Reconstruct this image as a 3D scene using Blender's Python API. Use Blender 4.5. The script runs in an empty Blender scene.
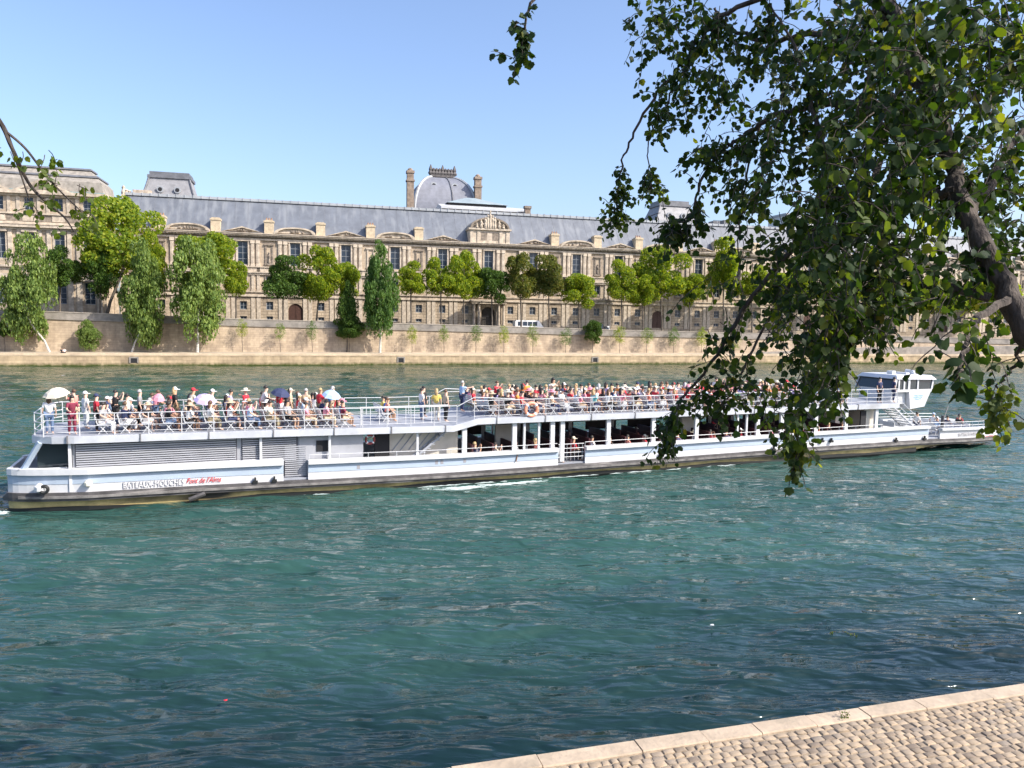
import bpy, math, random
import numpy as np
from mathutils import Vector, Matrix
random.seed(7); RNG = np.random.default_rng(7)
rad = math.radians

# ------------------------------------------------------------------ camera, world, sun, exposure
scene = bpy.context.scene
F_PX, PITCH, ROLL, EYE = 760.0, math.atan(64/760), math.atan(.016), 9.0
cam_d = bpy.data.cameras.new('camera'); cam = bpy.data.objects.new('camera', cam_d)
scene.collection.objects.link(cam)
cam_d.sensor_width = 36; cam_d.lens = F_PX/1024*36; cam_d.clip_end = 6000; cam_d.clip_start = .1
cam.matrix_world = Matrix.Translation((0, 0, EYE)) @ Matrix.Rotation(rad(90)-PITCH, 4, 'X') @ Matrix.Rotation(ROLL, 4, 'Z')
scene.camera = cam
SUN_EL, SUN_AZ = rad(40), math.atan2(.94, -.34)      # azimuth clockwise from +Y
sdir = Vector((math.sin(SUN_AZ)*math.cos(SUN_EL), math.cos(SUN_AZ)*math.cos(SUN_EL), math.sin(SUN_EL)))
world = bpy.data.worlds.new('World'); scene.world = world; world.use_nodes = True
wn = world.node_tree.nodes; wl = world.node_tree.links
bg = wn['Background']; sky = wn.new('ShaderNodeTexSky'); sky.sky_type = 'NISHITA'
sky.sun_disc = False; sky.sun_elevation = SUN_EL; sky.sun_rotation = SUN_AZ
sky.air_density = 1.0; sky.dust_density = 2.6; sky.ozone_density = 4.0; sky.altitude = 50
tint = wn.new('ShaderNodeMixRGB'); tint.blend_type = 'MULTIPLY'; tint.inputs[0].default_value = 1; tint.inputs[2].default_value = (1.04, .985, .995, 1)
wl.new(sky.outputs[0], tint.inputs[1]); wl.new(tint.outputs[0], bg.inputs[0]); bg.inputs[1].default_value = .15
sun_d = bpy.data.lights.new('sun', 'SUN'); sun_d.energy = 3.6; sun_d.angle = rad(.5); sun_d.color = (1, .93, .82)
sun = bpy.data.objects.new('sun', sun_d); scene.collection.objects.link(sun)
sun.rotation_euler = sdir.to_track_quat('Z', 'Y').to_euler()
vs = scene.view_settings; vs.view_transform = 'Standard'; vs.look = 'None'; vs.exposure = .9; vs.gamma = 1
scene.render.engine = 'CYCLES'
scene.cycles.max_bounces = 8; scene.cycles.transparent_max_bounces = 8

# ------------------------------------------------------------------ photograph geometry helpers
_cp, _sp = math.cos(PITCH), math.sin(PITCH)
_f = Vector((0, _cp, -_sp)); _u0 = Vector((0, _sp, _cp)); _r0 = Vector((1, 0, 0))
_r = _r0*math.cos(ROLL)+_u0*math.sin(ROLL); _u = -_r0*math.sin(ROLL)+_u0*math.cos(ROLL)
EYEP = Vector((0, 0, EYE))
def ray(px, py): return _f+_r*((px-512)/F_PX)-_u*((py-384)/F_PX)
def at(px, py, Y): d = ray(px, py); return EYEP+d*(Y/d.y)
def on_plane(px, py, P, ang):
    n = Vector((-math.sin(ang), math.cos(ang), 0)); d = ray(px, py)
    return EYEP+d*((Vector((P[0], P[1], 0))-EYEP).dot(n)/Vector(d).dot(n))

# ------------------------------------------------------------------ materials
MATS = {}
def mat(name, col, rough=.7, var=.12, scale=3.0, bump=0.0, col2=None, metal=0, spec=.5, stain=None, coords='Object', bscale=None, stretch=(1, 1, 1)):
    if name in MATS: return MATS[name]
    m = bpy.data.materials.new(name); m.use_nodes = True; MATS[name] = m
    n = m.node_tree.nodes; l = m.node_tree.links; b = n['Principled BSDF']
    b.inputs['Roughness'].default_value = rough; b.inputs['Metallic'].default_value = metal
    b.inputs['Specular IOR Level'].default_value = spec
    c = tuple(col)+(1,)
    if var == 0 and not bump: b.inputs['Base Color'].default_value = c; return m
    tc = n.new('ShaderNodeTexCoord'); mp = n.new('ShaderNodeMapping'); mp.inputs['Scale'].default_value = stretch
    l.new(tc.outputs[coords], mp.inputs[0])
    nz = n.new('ShaderNodeTexNoise'); nz.inputs['Scale'].default_value = scale; nz.inputs['Detail'].default_value = 6; nz.inputs['Roughness'].default_value = .62
    l.new(mp.outputs[0], nz.inputs['Vector'])
    rp = n.new('ShaderNodeValToRGB')
    lo = [max(0, x*(1-var*1.6)) for x in col] if col2 is None else col2
    hi = [min(1, x*(1+var)) for x in col]
    rp.color_ramp.elements[0].position = .32; rp.color_ramp.elements[1].position = .66
    rp.color_ramp.elements[0].color = tuple(lo)+(1,); rp.color_ramp.elements[1].color = tuple(hi)+(1,)
    l.new(nz.outputs[0], rp.inputs[0]); out = rp.outputs[0]
    if stain:
        n2 = n.new('ShaderNodeTexNoise'); n2.inputs['Scale'].default_value = stain[1]; n2.inputs['Detail'].default_value = 4
        m2 = n.new('ShaderNodeMapping'); m2.inputs['Scale'].default_value = stain[3] if len(stain) > 3 else (1, 1, 1)
        l.new(tc.outputs[coords], m2.inputs[0]); l.new(m2.outputs[0], n2.inputs['Vector'])
        r2 = n.new('ShaderNodeValToRGB'); r2.color_ramp.elements[0].position = stain[2]; r2.color_ramp.elements[1].position = stain[2]+.18
        r2.color_ramp.elements[0].color = (0, 0, 0, 1); r2.color_ramp.elements[1].color = (1, 1, 1, 1)
        l.new(n2.outputs[0], r2.inputs[0])
        mx = n.new('ShaderNodeMixRGB'); mx.inputs[2].default_value = tuple(stain[0])+(1,)
        l.new(r2.outputs[0], mx.inputs[0]); l.new(out, mx.inputs[1]); out = mx.outputs[0]
    l.new(out, b.inputs['Base Color'])
    if bump:
        bp = n.new('ShaderNodeBump'); bp.inputs['Strength'].default_value = bump; bp.inputs['Distance'].default_value = .05
        nb = n.new('ShaderNodeTexNoise'); nb.inputs['Scale'].default_value = bscale or scale*4; nb.inputs['Detail'].default_value = 5
        l.new(mp.outputs[0], nb.inputs['Vector']); l.new(nb.outputs[0], bp.inputs['Height']); l.new(bp.outputs[0], b.inputs['Normal'])
    return m

def stone_mat(name, col, bw, bh, mortar=.012, dark=.5, stain=None, var=.15, z_rot=True):
    """coursed stone: brick texture on object x/z, with broad weathering"""
    if name in MATS: return MATS[name]
    m = bpy.data.materials.new(name); m.use_nodes = True; MATS[name] = m
    n = m.node_tree.nodes; l = m.node_tree.links; b = n['Principled BSDF']; b.inputs['Roughness'].default_value = .9
    b.inputs['Specular IOR Level'].default_value = .2
    tc = n.new('ShaderNodeTexCoord'); sx = n.new('ShaderNodeSeparateXYZ'); cx = n.new('ShaderNodeCombineXYZ')
    l.new(tc.outputs['Object'], sx.inputs[0]); l.new(sx.outputs[0], cx.inputs[0]); l.new(sx.outputs[2], cx.inputs[1]); l.new(sx.outputs[1], cx.inputs[2])
    br = n.new('ShaderNodeTexBrick'); br.inputs['Scale'].default_value = 1; br.inputs['Brick Width'].default_value = bw; br.inputs['Row Height'].default_value = bh
    br.inputs['Mortar Size'].default_value = mortar; br.inputs['Mortar Smooth'].default_value = .3; br.inputs['Bias'].default_value = -.1
    br.inputs['Color1'].default_value = tuple(x*(1+var) for x in col)+(1,); br.inputs['Color2'].default_value = tuple(x*(1-var) for x in col)+(1,)
    br.inputs['Mortar'].default_value = tuple(x*dark for x in col)+(1,)
    l.new(cx.outputs[0], br.inputs['Vector'])
    nz = n.new('ShaderNodeTexNoise'); nz.inputs['Scale'].default_value = .35; nz.inputs['Detail'].default_value = 9; nz.inputs['Roughness'].default_value = .68
    mp = n.new('ShaderNodeMapping'); mp.inputs['Scale'].default_value = (1.6, 1.6, .55); l.new(tc.outputs['Object'], mp.inputs[0]); l.new(mp.outputs[0], nz.inputs['Vector'])
    rp = n.new('ShaderNodeValToRGB'); rp.color_ramp.elements[0].position = .36; rp.color_ramp.elements[1].position = .62
    rp.color_ramp.elements[0].color = (.66, .64, .63, 1); rp.color_ramp.elements[1].color = (1.1, 1.08, 1.03, 1)
    l.new(nz.outputs[0], rp.inputs[0])
    mx = n.new('ShaderNodeMixRGB'); mx.blend_type = 'MULTIPLY'; mx.inputs[0].default_value = 1
    l.new(br.outputs[0], mx.inputs[1]); l.new(rp.outputs[0], mx.inputs[2]); out = mx.outputs[0]
    if stain:   # (colour, z centre, softness) waterline algae in object z
        mr = n.new('ShaderNodeMapRange'); mr.inputs[1].default_value = stain[1]+stain[2]; mr.inputs[2].default_value = stain[1]-stain[2]
        ad = n.new('ShaderNodeMath'); ad.operation = 'ADD'; nn = n.new('ShaderNodeTexNoise'); nn.inputs['Scale'].default_value = 1.5; nn.inputs['Detail'].default_value = 4
        l.new(tc.outputs['Object'], nn.inputs['Vector']); ms = n.new('ShaderNodeMath'); ms.operation = 'MULTIPLY'; ms.inputs[1].default_value = stain[2]*2.5
        l.new(nn.outputs[0], ms.inputs[0]); l.new(sx.outputs[2], ad.inputs[0]); l.new(ms.outputs[0], ad.inputs[1]); l.new(ad.outputs[0], mr.inputs[0])
        m3 = n.new('ShaderNodeMixRGB'); m3.inputs[2].default_value = tuple(stain[0])+(1,); l.new(mr.outputs[0], m3.inputs[0]); l.new(out, m3.inputs[1]); out = m3.outputs[0]
    l.new(out, b.inputs['Base Color'])
    bp = n.new('ShaderNodeBump'); bp.inputs['Strength'].default_value = .5; bp.inputs['Distance'].default_value = .08
    l.new(br.outputs[1], bp.inputs['Height']); bp.invert = True; l.new(bp.outputs[0], b.inputs['Normal'])
    return m

def leaf_mat(name, stops, back=None, trans=.35, rough=.45):
    m = bpy.data.materials.new(name); m.use_nodes = True; MATS[name] = m
    n = m.node_tree.nodes; l = m.node_tree.links; n.remove(n['Principled BSDF']); out = n['Material Output']
    geo = n.new('ShaderNodeNewGeometry'); rp = n.new('ShaderNodeValToRGB')
    e = rp.color_ramp.elements
    while len(e) < len(stops): e.new(.5)
    for i, (p, c) in enumerate(stops): e[i].position = p; e[i].color = tuple(c)+(1,)
    l.new(geo.outputs['Random Per Island'], rp.inputs[0]); col = rp.outputs[0]
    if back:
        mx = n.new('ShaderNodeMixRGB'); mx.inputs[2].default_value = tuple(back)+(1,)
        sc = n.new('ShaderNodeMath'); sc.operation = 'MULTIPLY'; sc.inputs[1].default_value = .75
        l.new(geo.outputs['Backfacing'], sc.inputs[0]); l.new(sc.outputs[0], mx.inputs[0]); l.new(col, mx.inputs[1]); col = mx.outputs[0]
    pb = n.new('ShaderNodeBsdfPrincipled'); pb.inputs['Roughness'].default_value = rough; pb.inputs['Specular IOR Level'].default_value = .18
    l.new(col, pb.inputs['Base Color'])
    tr = n.new('ShaderNodeBsdfTranslucent'); hs = n.new('ShaderNodeMixRGB'); hs.blend_type = 'MULTIPLY'; hs.inputs[0].default_value = 1; hs.inputs[2].default_value = (2.1, 1.9, .6, 1)
    l.new(rp.outputs[0], hs.inputs[1]); l.new(hs.outputs[0], tr.inputs[0])
    ms = n.new('ShaderNodeMixShader'); ms.inputs[0].default_value = trans
    l.new(pb.outputs[0], ms.inputs[1]); l.new(tr.outputs[0], ms.inputs[2]); l.new(ms.outputs[0], out.inputs[0])
    return m

# ------------------------------------------------------------------ mesh builder
class MB:
    def __init__(s): s.v = []; s.f = []
    def add(s, vs_, fs):
        o = len(s.v); s.v += [tuple(v) for v in vs_]; s.f += [tuple(i+o for i in f) for f in fs]; return s
    def box(s, x0, x1, y0, y1, z0, z1, M=None):
        vs_ = [(x, y, z) for z in (z0, z1) for y in (y0, y1) for x in (x0, x1)]
        if M is not None: vs_ = [tuple(M @ Vector(v)) for v in vs_]
        return s.add(vs_, [(0, 2, 3, 1), (4, 5, 7, 6), (0, 1, 5, 4), (2, 6, 7, 3), (0, 4, 6, 2), (1, 3, 7, 5)])
    def tube(s, pts, rs, n=6, cap=True):
        pts = [Vector(p) for p in pts]
        if not isinstance(rs, (list, tuple)): rs = [rs]*len(pts)
        rings = []; ref = None
        for i, p in enumerate(pts):
            t = (pts[min(i+1, len(pts)-1)]-pts[max(i-1, 0)]).normalized()
            if ref is None: ref = Vector((0, 0, 1)) if abs(t.z) < .9 else Vector((1, 0, 0))
            a = t.cross(ref)
            if a.length < 1e-4: a = t.cross(Vector((0, 1, 0)))
            a.normalize(); b = t.cross(a).normalized(); ref = b.cross(t)*-1 if False else ref
            rings.append([p+(a*math.cos(2*math.pi*k/n)+b*math.sin(2*math.pi*k/n))*rs[i] for k in range(n)])
        vs_ = [v for r in rings for v in r]; fs = []
        for i in range(len(pts)-1):
            for k in range(n):
                fs.append((i*n+k, i*n+(k+1) % n, (i+1)*n+(k+1) % n, (i+1)*n+k))
        if cap: fs += [tuple(range(n))[::-1], tuple((len(pts)-1)*n+k for k in range(n))]
        return s.add(vs_, fs)
    def prism(s, poly, y0, y1, M=None):
        """poly in (x,z), extruded along y"""
        n = len(poly); vs_ = [(x, y0, z) for x, z in poly]+[(x, y1, z) for x, z in poly]
        if M is not None: vs_ = [tuple(M @ Vector(v)) for v in vs_]
        fs = [tuple(range(n)), tuple(range(2*n-1, n-1, -1))]+[(i, n+i, n+(i+1) % n, (i+1) % n) for i in range(n)]
        return s.add(vs_, fs)
    def loft(s, rings, closed=True, caps=True):
        n = len(rings[0]); vs_ = [v for r in rings for v in r]; fs = []
        for i in range(len(rings)-1):
            for k in range(n if closed else n-1):
                fs.append((i*n+k, i*n+(k+1) % n, (i+1)*n+(k+1) % n, (i+1)*n+k))
        if caps: fs += [tuple(range(n))[::-1], tuple((len(rings)-1)*n+k for k in range(n))]
        return s.add(vs_, fs)
    def lathe(s, prof, n=16, c=(0, 0, 0), M=None):
        rings = [[(c[0]+r*math.cos(2*math.pi*k/n), c[1]+r*math.sin(2*math.pi*k/n), c[2]+z) for k in range(n)] for r, z in prof]
        if M is not None: rings = [[tuple(M @ Vector(v)) for v in r] for r in rings]
        return s.loft(rings)
    def torus(s, c, R, r, M=None, n=20, m=8):
        vs_ = []
        for i in range(n):
            a = 2*math.pi*i/n
            for j in range(m):
                b = 2*math.pi*j/m; v = Vector(((R+r*math.cos(b))*math.cos(a), r*math.sin(b), (R+r*math.cos(b))*math.sin(a)))
                vs_.append(v+Vector(c))
        fs = [(i*m+j, ((i+1) % n)*m+j, ((i+1) % n)*m+(j+1) % m, i*m+(j+1) % m) for i in range(n) for j in range(m)]
        return s.add(vs_, fs)
    def mesh(s, name):
        me = bpy.data.meshes.new(name); me.from_pydata(s.v, [], s.f); me.validate(); me.update(); fix_normals(me); return me
    def build(s, name, m, parent=None, smooth=False, loc=None, label=None):
        o = link(name, s.mesh(name), m, parent, loc)
        if smooth: shade(o.data)
        if label: o['label'] = label
        return o
def fix_normals(me):
    import bmesh
    b = bmesh.new(); b.from_mesh(me); bmesh.ops.recalc_face_normals(b, faces=b.faces); b.to_mesh(me); b.free()
def shade(me, ang=45):
    me.polygons.foreach_set('use_smooth', [True]*len(me.polygons))
    try: me.set_sharp_from_angle(angle=rad(ang))
    except Exception: pass
def link(name, me, m=None, parent=None, loc=None):
    o = bpy.data.objects.new(name, me); scene.collection.objects.link(o)
    if m is not None and len(me.materials) == 0: me.materials.append(m)
    if parent is not None: o.parent = parent
    if loc is not None: o.location = loc
    return o
def empty(name, loc=(0, 0, 0), rz=0):
    o = bpy.data.objects.new(name, None); scene.collection.objects.link(o); o.location = loc; o.rotation_euler = (0, 0, rz); o.empty_display_size = .3; return o
def tag(o, label=None, cat=None, group=None, kind=None):
    if label: o['label'] = label
    if cat: o['category'] = cat
    if group: o['group'] = group
    if kind: o['kind'] = kind
    return o
def npmesh(name, V, Fq):
    me = bpy.data.meshes.new(name); V = np.asarray(V, dtype=np.float32); Fq = np.asarray(Fq, dtype=np.int32)
    me.vertices.add(len(V)); me.vertices.foreach_set('co', V.ravel())
    k = Fq.shape[1]; me.loops.add(Fq.size); me.loops.foreach_set('vertex_index', Fq.ravel())
    me.polygons.add(len(Fq)); me.polygons.foreach_set('loop_start', np.arange(0, Fq.size, k, dtype=np.int32)); me.polygons.foreach_set('loop_total', np.full(len(Fq), k, dtype=np.int32))
    me.update(calc_edges=True); return me
def interp(x, tab):
    for (a, b), (c, d) in zip(tab[:-1], tab[1:]):
        if x <= c: return b+(d-b)*max(0, (x-a)/(c-a))
    return tab[-1][1]

# palette
STONE = (.44, .345, .245)
M_face = stone_mat('pale limestone ashlar', (.50, .415, .32), 1.3, .55, .012, .72, var=.10)
M_rust = stone_mat('rusticated limestone', (.46, .38, .29), 1.6, .62, .045, .45, var=.16)
M_trim = mat('carved limestone', (.54, .455, .355), .85, .22, 1.2, .3, stain=((.2, .165, .13), .5, .58, (1, 1, .5)))
M_dim = mat('sooty carved stone', (.26, .215, .17), .9, .3, 2.0, .3)
M_cream = mat('cream chimney stone', (.52, .43, .30), .85, .15, 2)
M_slate = mat('blue grey slate roof', (.135, .15, .175), .5, .12, .5, .15, stain=((.19, .205, .225), .3, .5, (3, 1, .15)), bscale=6, spec=.6)
M_zinc = mat('pale zinc sheet', (.36, .38, .4), .4, .1, .4)
M_zincd = mat('weathered lead', (.16, .165, .18), .5, .2, .8)
M_pane = mat('window glass', (.025, .04, .065), .2, 0, spec=.5)
M_frame = mat('grey painted window frame', (.3, .32, .34), .6, 0)
M_wood = mat('dark brown door wood', (.07, .03, .02), .6, .2, 4)
M_dark = mat('dark opening', (.015, .015, .018), .8, 0)
M_quaywall = stone_mat('quay embankment stone', (.42, .34, .255), 1.1, .42, .014, .68, var=.12)
M_kerbface = stone_mat('quay edge stone with algae', (.47, .37, .245), 1.5, .5, .015, .65, stain=((.045, .065, .012), .72, .3))
M_parapet = mat('grey parapet stone', (.27, .245, .215), .9, .2, .8, .2, stain=((.14, .13, .12), .4, .55))
M_asph = mat('street asphalt', (.06, .06, .06), .9, .2, 2)
M_prom = mat('sandy promenade paving', (.44, .36, .26), .95, .16, .5, .2, stain=((.3, .25, .19), .15, .56))
M_bark = mat('grey brown bark', (.12, .1, .08), .9, .35, 5, .6, stretch=(1, 1, .4))
M_barkw = mat('pale white bark', (.55, .52, .46), .8, .25, 4, .3)
print('setup ok')

# ------------------------------------------------------------------ frames of the place
BO = Vector((-84.6, 125.2, 0)); BA = rad(18.3); BD = Vector((math.cos(BA), math.sin(BA), 0)); BN = Vector((-BD.y, BD.x, 0))
def bank(s, o, z=0): return BO+BD*s+BN*o+Vector((0, 0, z))
def zpar(s): return interp(s, [(-160, 11.2), (-60, 10.4), (-2, 9.45), (39, 8.4), (87, 7.75), (117, 7.2), (154, 6.85), (235, 6.1), (420, 5.4)])
def owall(s): return interp(s, [(-200, 9), (117, 9), (235, 5), (420, 0)])
FA = rad(15); FO = Vector((-.2, 178, 0)); FD = Vector((math.cos(FA), math.sin(FA), 0)); FN = Vector((-FD.y, FD.x, 0))

# ------------------------------------------------------------------ river bed / ground, water
def sheet(name, pts, m, kind='structure'):
    mb = MB(); mb.add(pts, [tuple(range(len(pts)))]); o = mb.build(name, m); o['kind'] = kind; return o
sheet('ground', [(-3000, -800, -3), (3000, -800, -3), (3000, 5000, -3), (-3000, 5000, -3)], mat('earth', (.12, .1, .07), .95, .2, .1))

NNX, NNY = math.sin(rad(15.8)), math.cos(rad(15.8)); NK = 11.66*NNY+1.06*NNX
def water_material():
    m = bpy.data.materials.new('river water'); m.use_nodes = True; n = m.node_tree.nodes; l = m.node_tree.links
    b = n['Principled BSDF']; b.inputs['Roughness'].default_value = .06; b.inputs['IOR'].default_value = 1.33
    tc = n.new('ShaderNodeTexCoord')
    a = n.new('ShaderNodeTexNoise'); a.inputs['Scale'].default_value = .07; a.inputs['Detail'].default_value = 5
    mp0 = n.new('ShaderNodeMapping'); mp0.inputs['Scale'].default_value = (.5, 1.3, 1); l.new(tc.outputs['Object'], mp0.inputs[0]); l.new(mp0.outputs[0], a.inputs['Vector'])
    rp = n.new('ShaderNodeValToRGB'); rp.color_ramp.elements[0].position = .35; rp.color_ramp.elements[1].position = .68
    rp.color_ramp.elements[0].color = (.019, .056, .049, 1); rp.color_ramp.elements[1].color = (.037, .096, .079, 1)
    l.new(a.outputs[0], rp.inputs[0]); col = rp.outputs[0]
    sx = n.new('ShaderNodeSeparateXYZ'); l.new(tc.outputs['Object'], sx.inputs[0])
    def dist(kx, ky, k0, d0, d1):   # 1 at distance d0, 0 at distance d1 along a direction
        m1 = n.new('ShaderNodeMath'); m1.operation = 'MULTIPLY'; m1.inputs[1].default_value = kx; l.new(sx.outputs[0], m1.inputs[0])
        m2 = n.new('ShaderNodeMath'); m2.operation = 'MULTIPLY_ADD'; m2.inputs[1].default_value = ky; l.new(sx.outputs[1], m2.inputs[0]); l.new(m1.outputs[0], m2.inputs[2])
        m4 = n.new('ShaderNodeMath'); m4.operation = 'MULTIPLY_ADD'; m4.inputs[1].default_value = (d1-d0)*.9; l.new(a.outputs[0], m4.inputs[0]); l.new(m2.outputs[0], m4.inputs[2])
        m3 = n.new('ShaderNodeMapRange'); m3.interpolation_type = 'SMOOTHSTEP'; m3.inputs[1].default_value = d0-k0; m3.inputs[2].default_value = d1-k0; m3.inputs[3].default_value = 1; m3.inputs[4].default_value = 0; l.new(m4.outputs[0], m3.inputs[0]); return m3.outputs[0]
    for fac, c in ((dist(-NNX, NNY, -NK, 7.5, 21.0), (.006, .020, .024, 1)), (dist(.3, -.954, 125, 0, 75), (.050, .066, .034, 1))):  # colour darkened by near quay for crown shade and dark bed; greener far
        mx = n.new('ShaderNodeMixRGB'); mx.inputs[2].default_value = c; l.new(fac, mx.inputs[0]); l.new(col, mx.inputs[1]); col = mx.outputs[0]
    l.new(col, b.inputs['Base Color'])
    prev = None
    for sc, st, dist, rot, str_ in ((.5, 1, .42, .14, (.5, 1.6, 1)), (1.7, 1, .2, -.1, (.55, 1.6, 1)), (4.2, 1.5, .035, .08, (.5, 1.5, 1))):
        mp = n.new('ShaderNodeMapping'); mp.inputs['Scale'].default_value = str_; mp.inputs['Rotation'].default_value = (0, 0, rot); l.new(tc.outputs['Object'], mp.inputs[0])
        nz = n.new('ShaderNodeTexNoise'); nz.inputs['Scale'].default_value = sc; nz.inputs['Detail'].default_value = st; nz.inputs['Distortion'].default_value = .4
        l.new(mp.outputs[0], nz.inputs['Vector'])
        bp = n.new('ShaderNodeBump'); bp.inputs['Strength'].default_value = 1; bp.inputs['Distance'].default_value = dist
        l.new(nz.outputs[0], bp.inputs['Height'])
        if prev: l.new(prev.outputs[0], bp.inputs['Normal'])
        prev = bp
    l.new(prev.outputs[0], b.inputs['Normal']); return m
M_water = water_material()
def water():
    xs = np.concatenate([np.array([-900, -400, -200]), np.arange(-130, -60, 1.), np.arange(-60, 80.01, .22), np.arange(81, 190, 1.), np.array([240, 500, 900])])
    ys = np.concatenate([np.array([4.]), np.arange(8, 74, .2), 74*1.012**np.arange(0, 95), np.array([260, 420])])
    X, Y = np.meshgrid(xs, ys); Z = np.zeros_like(X)
    for i in range(46):
        lam = RNG.uniform(.7, 2.6) if i < 36 else RNG.uniform(4, 9); a = RNG.normal(math.pi/2+.1, .38); k = 2*math.pi/lam
        amp = .0090*lam**.8*(RNG.uniform(.5, 1.2)); ph = RNG.uniform(0, 6.28)
        env = .6+.5*np.sin(X*RNG.uniform(.02, .1)+Y*RNG.uniform(.03, .14)+RNG.uniform(0, 6))
        Z += amp*env*np.sin(k*(X*math.cos(a)+Y*math.sin(a))+ph+.6*np.sin(.35*X+.2*Y+i))
    fade = np.clip((X+128)/20, 0, 1)*np.clip((188-X)/20, 0, 1)*np.clip((190-Y)/12, 0, 1)*np.clip((Y-7)/2, 0, 1)
    Z *= fade
    ny, nx = X.shape; idx = np.arange(nx*ny).reshape(ny, nx)
    Fq = np.stack([idx[:-1, :-1], idx[:-1, 1:], idx[1:, 1:], idx[1:, :-1]], -1).reshape(-1, 4)
    me = npmesh('water', np.stack([X, Y, Z], -1).reshape(-1, 3), Fq); shade(me, 180)
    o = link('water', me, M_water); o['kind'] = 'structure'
water()

# ------------------------------------------------------------------ near quay (camera side)
NA = rad(15.8); NO = Vector((-1.06, 11.66, 0)); ND = Vector((math.cos(NA), math.sin(NA), 0)); NN = Vector((-ND.y, ND.x, 0))
def near(s, o, z=0): return NO+ND*s+NN*o+Vector((0, 0, z))
def near_quay():
    ang = NA; QZ = 1.8
    # kerb stones
    k = empty('quay_edge', (0, 0, 0)); k['kind'] = 'structure'
    mk = mat('pale kerb stone', (.47, .375, .275), .9, .12, 2.5, .35, stain=((.30, .25, .185), 1.1, .54))
    mb = MB(); s = -40.0
    M = Matrix.Translation(NO) @ Matrix.Rotation(NA, 4, 'Z')
    while s < 60:
        L = random.uniform(.9, 1.9); j = random.uniform(-.009, .009); e = random.uniform(.004, .012)
        poly = [(0, QZ-.4), (0, QZ-.02+j), (-.03, QZ+.012+j), (-.36, QZ+.012+j), (-.38, QZ-.01+j), (-.38, QZ-.4)]
        rings = [[tuple(M @ Vector((x, y, z))) for y, z in poly] for x in (s+e, s+L-e)]
        mb.loft(rings); s += L
    mb.build('kerb_stones', mk, k)
    # quay wall face into the river
    w = MB().box(-40, 60, -.5, -.03, -3, QZ-.41, M); w.build('quay_face', mat('dark wet quay masonry', (.16, .14, .1), .7, .3, 1.2), k)
    # base under the setts
    b = MB().box(-40, 60, -12, -.381, .5, QZ-.034, M).build('quay_ground', mat('sandy joint fill', (.33, .27, .2), 1, .25, 12, .4)); b['kind'] = 'structure'
    # setts
    V = []; Fs = []
    row = 0; o = -.40
    base_f = [(0, 1, 2, 3), (0, 4, 5, 1), (1, 5, 6, 2), (2, 6, 7, 3), (3, 7, 4, 0)]
    while o > -7.2:
        d = random.uniform(.13, .165); s = -9+random.uniform(0, .2)
        while s < 17:
            Ls = random.uniform(.14, .25); g = .008
            x0, x1, y1, y0 = s+g, s+Ls-g, o-g*.8, o-d+g*.8
            zt = QZ-.012+random.uniform(-.012, .010); tl = [random.uniform(-.006, .006) for _ in range(4)]
            c = [(x0, y0), (x1, y0), (x1, y1), (x0, y1)]
            jx = [(random.uniform(-.012, .012), random.uniform(-.01, .01)) for _ in range(4)]
            wob = .018*math.sin(s*1.9+row*.7)
            cen = ((x0+x1)/2, (y0+y1)/2+wob)
            lo = [(c[i][0]+jx[i][0], c[i][1]+jx[i][1]+wob) for i in range(4)]
            mi = [(cen[0]+(p[0]-cen[0])*.94, cen[1]+(p[1]-cen[1])*.93) for p in lo]
            tp = [(cen[0]+(p[0]-cen[0])*.82, cen[1]+(p[1]-cen[1])*.78) for p in lo]
            n0 = len(V)
            V += [M @ Vector((p[0], p[1], zt-.07)) for p in lo]+[M @ Vector((p[0], p[1], zt-.011+tl[i])) for i, p in enumerate(mi)]+[M @ Vector((p[0], p[1], zt+tl[i]*.7)) for i, p in enumerate(tp)]
            for a_ in (0, 4):
                for i in range(4): Fs.append((n0+a_+i, n0+a_+(i+1) % 4, n0+a_+4+(i+1) % 4, n0+a_+4+i))
            Fs.append((n0+8, n0+9, n0+10, n0+11)); s += Ls
        o -= d; row += 1
    me = npmesh('quay_setts', [tuple(v) for v in V], Fs); shade(me, 60)
    ms = bpy.data.materials.new('worn sandstone setts'); ms.use_nodes = True; n = ms.node_tree.nodes; l = ms.node_tree.links; pb = n['Principled BSDF']; pb.inputs['Roughness'].default_value = .85
    g = n.new('ShaderNodeNewGeometry'); rp = n.new('ShaderNodeValToRGB'); e = rp.color_ramp.elements; e.new(.35); e.new(.75)
    for i, (p, c) in enumerate([(0, (.19, .15, .115)), (.3, (.34, .265, .185)), (.7, (.42, .325, .225)), (1, (.26, .215, .17))]): e[i].position = p; e[i].color = c+(1,)
    l.new(g.outputs['Random Per Island'], rp.inputs[0])
    tc = n.new('ShaderNodeTexCoord'); nz = n.new('ShaderNodeTexNoise'); nz.inputs['Scale'].default_value = 14; nz.inputs['Detail'].default_value = 6; l.new(tc.outputs['Object'], nz.inputs['Vector'])
    mr = n.new('ShaderNodeMapRange'); mr.inputs[3].default_value = .72; mr.inputs[4].default_value = 1.22; l.new(nz.outputs[0], mr.inputs[0])
    mx = n.new('ShaderNodeMixRGB'); mx.blend_type = 'MULTIPLY'; mx.inputs[0].default_value = 1; l.new(rp.outputs[0], mx.inputs[1]); l.new(mr.outputs[0], mx.inputs[2]); l.new(mx.outputs[0], pb.inputs['Base Color'])
    bp = n.new('ShaderNodeBump'); bp.inputs['Strength'].default_value = .6; bp.inputs['Distance'].default_value = .01; l.new(nz.outputs[0], bp.inputs['Height']); l.new(bp.outputs[0], pb.inputs['Normal'])
    so = link('quay_paving', me, ms); so['kind'] = 'structure'
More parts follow.
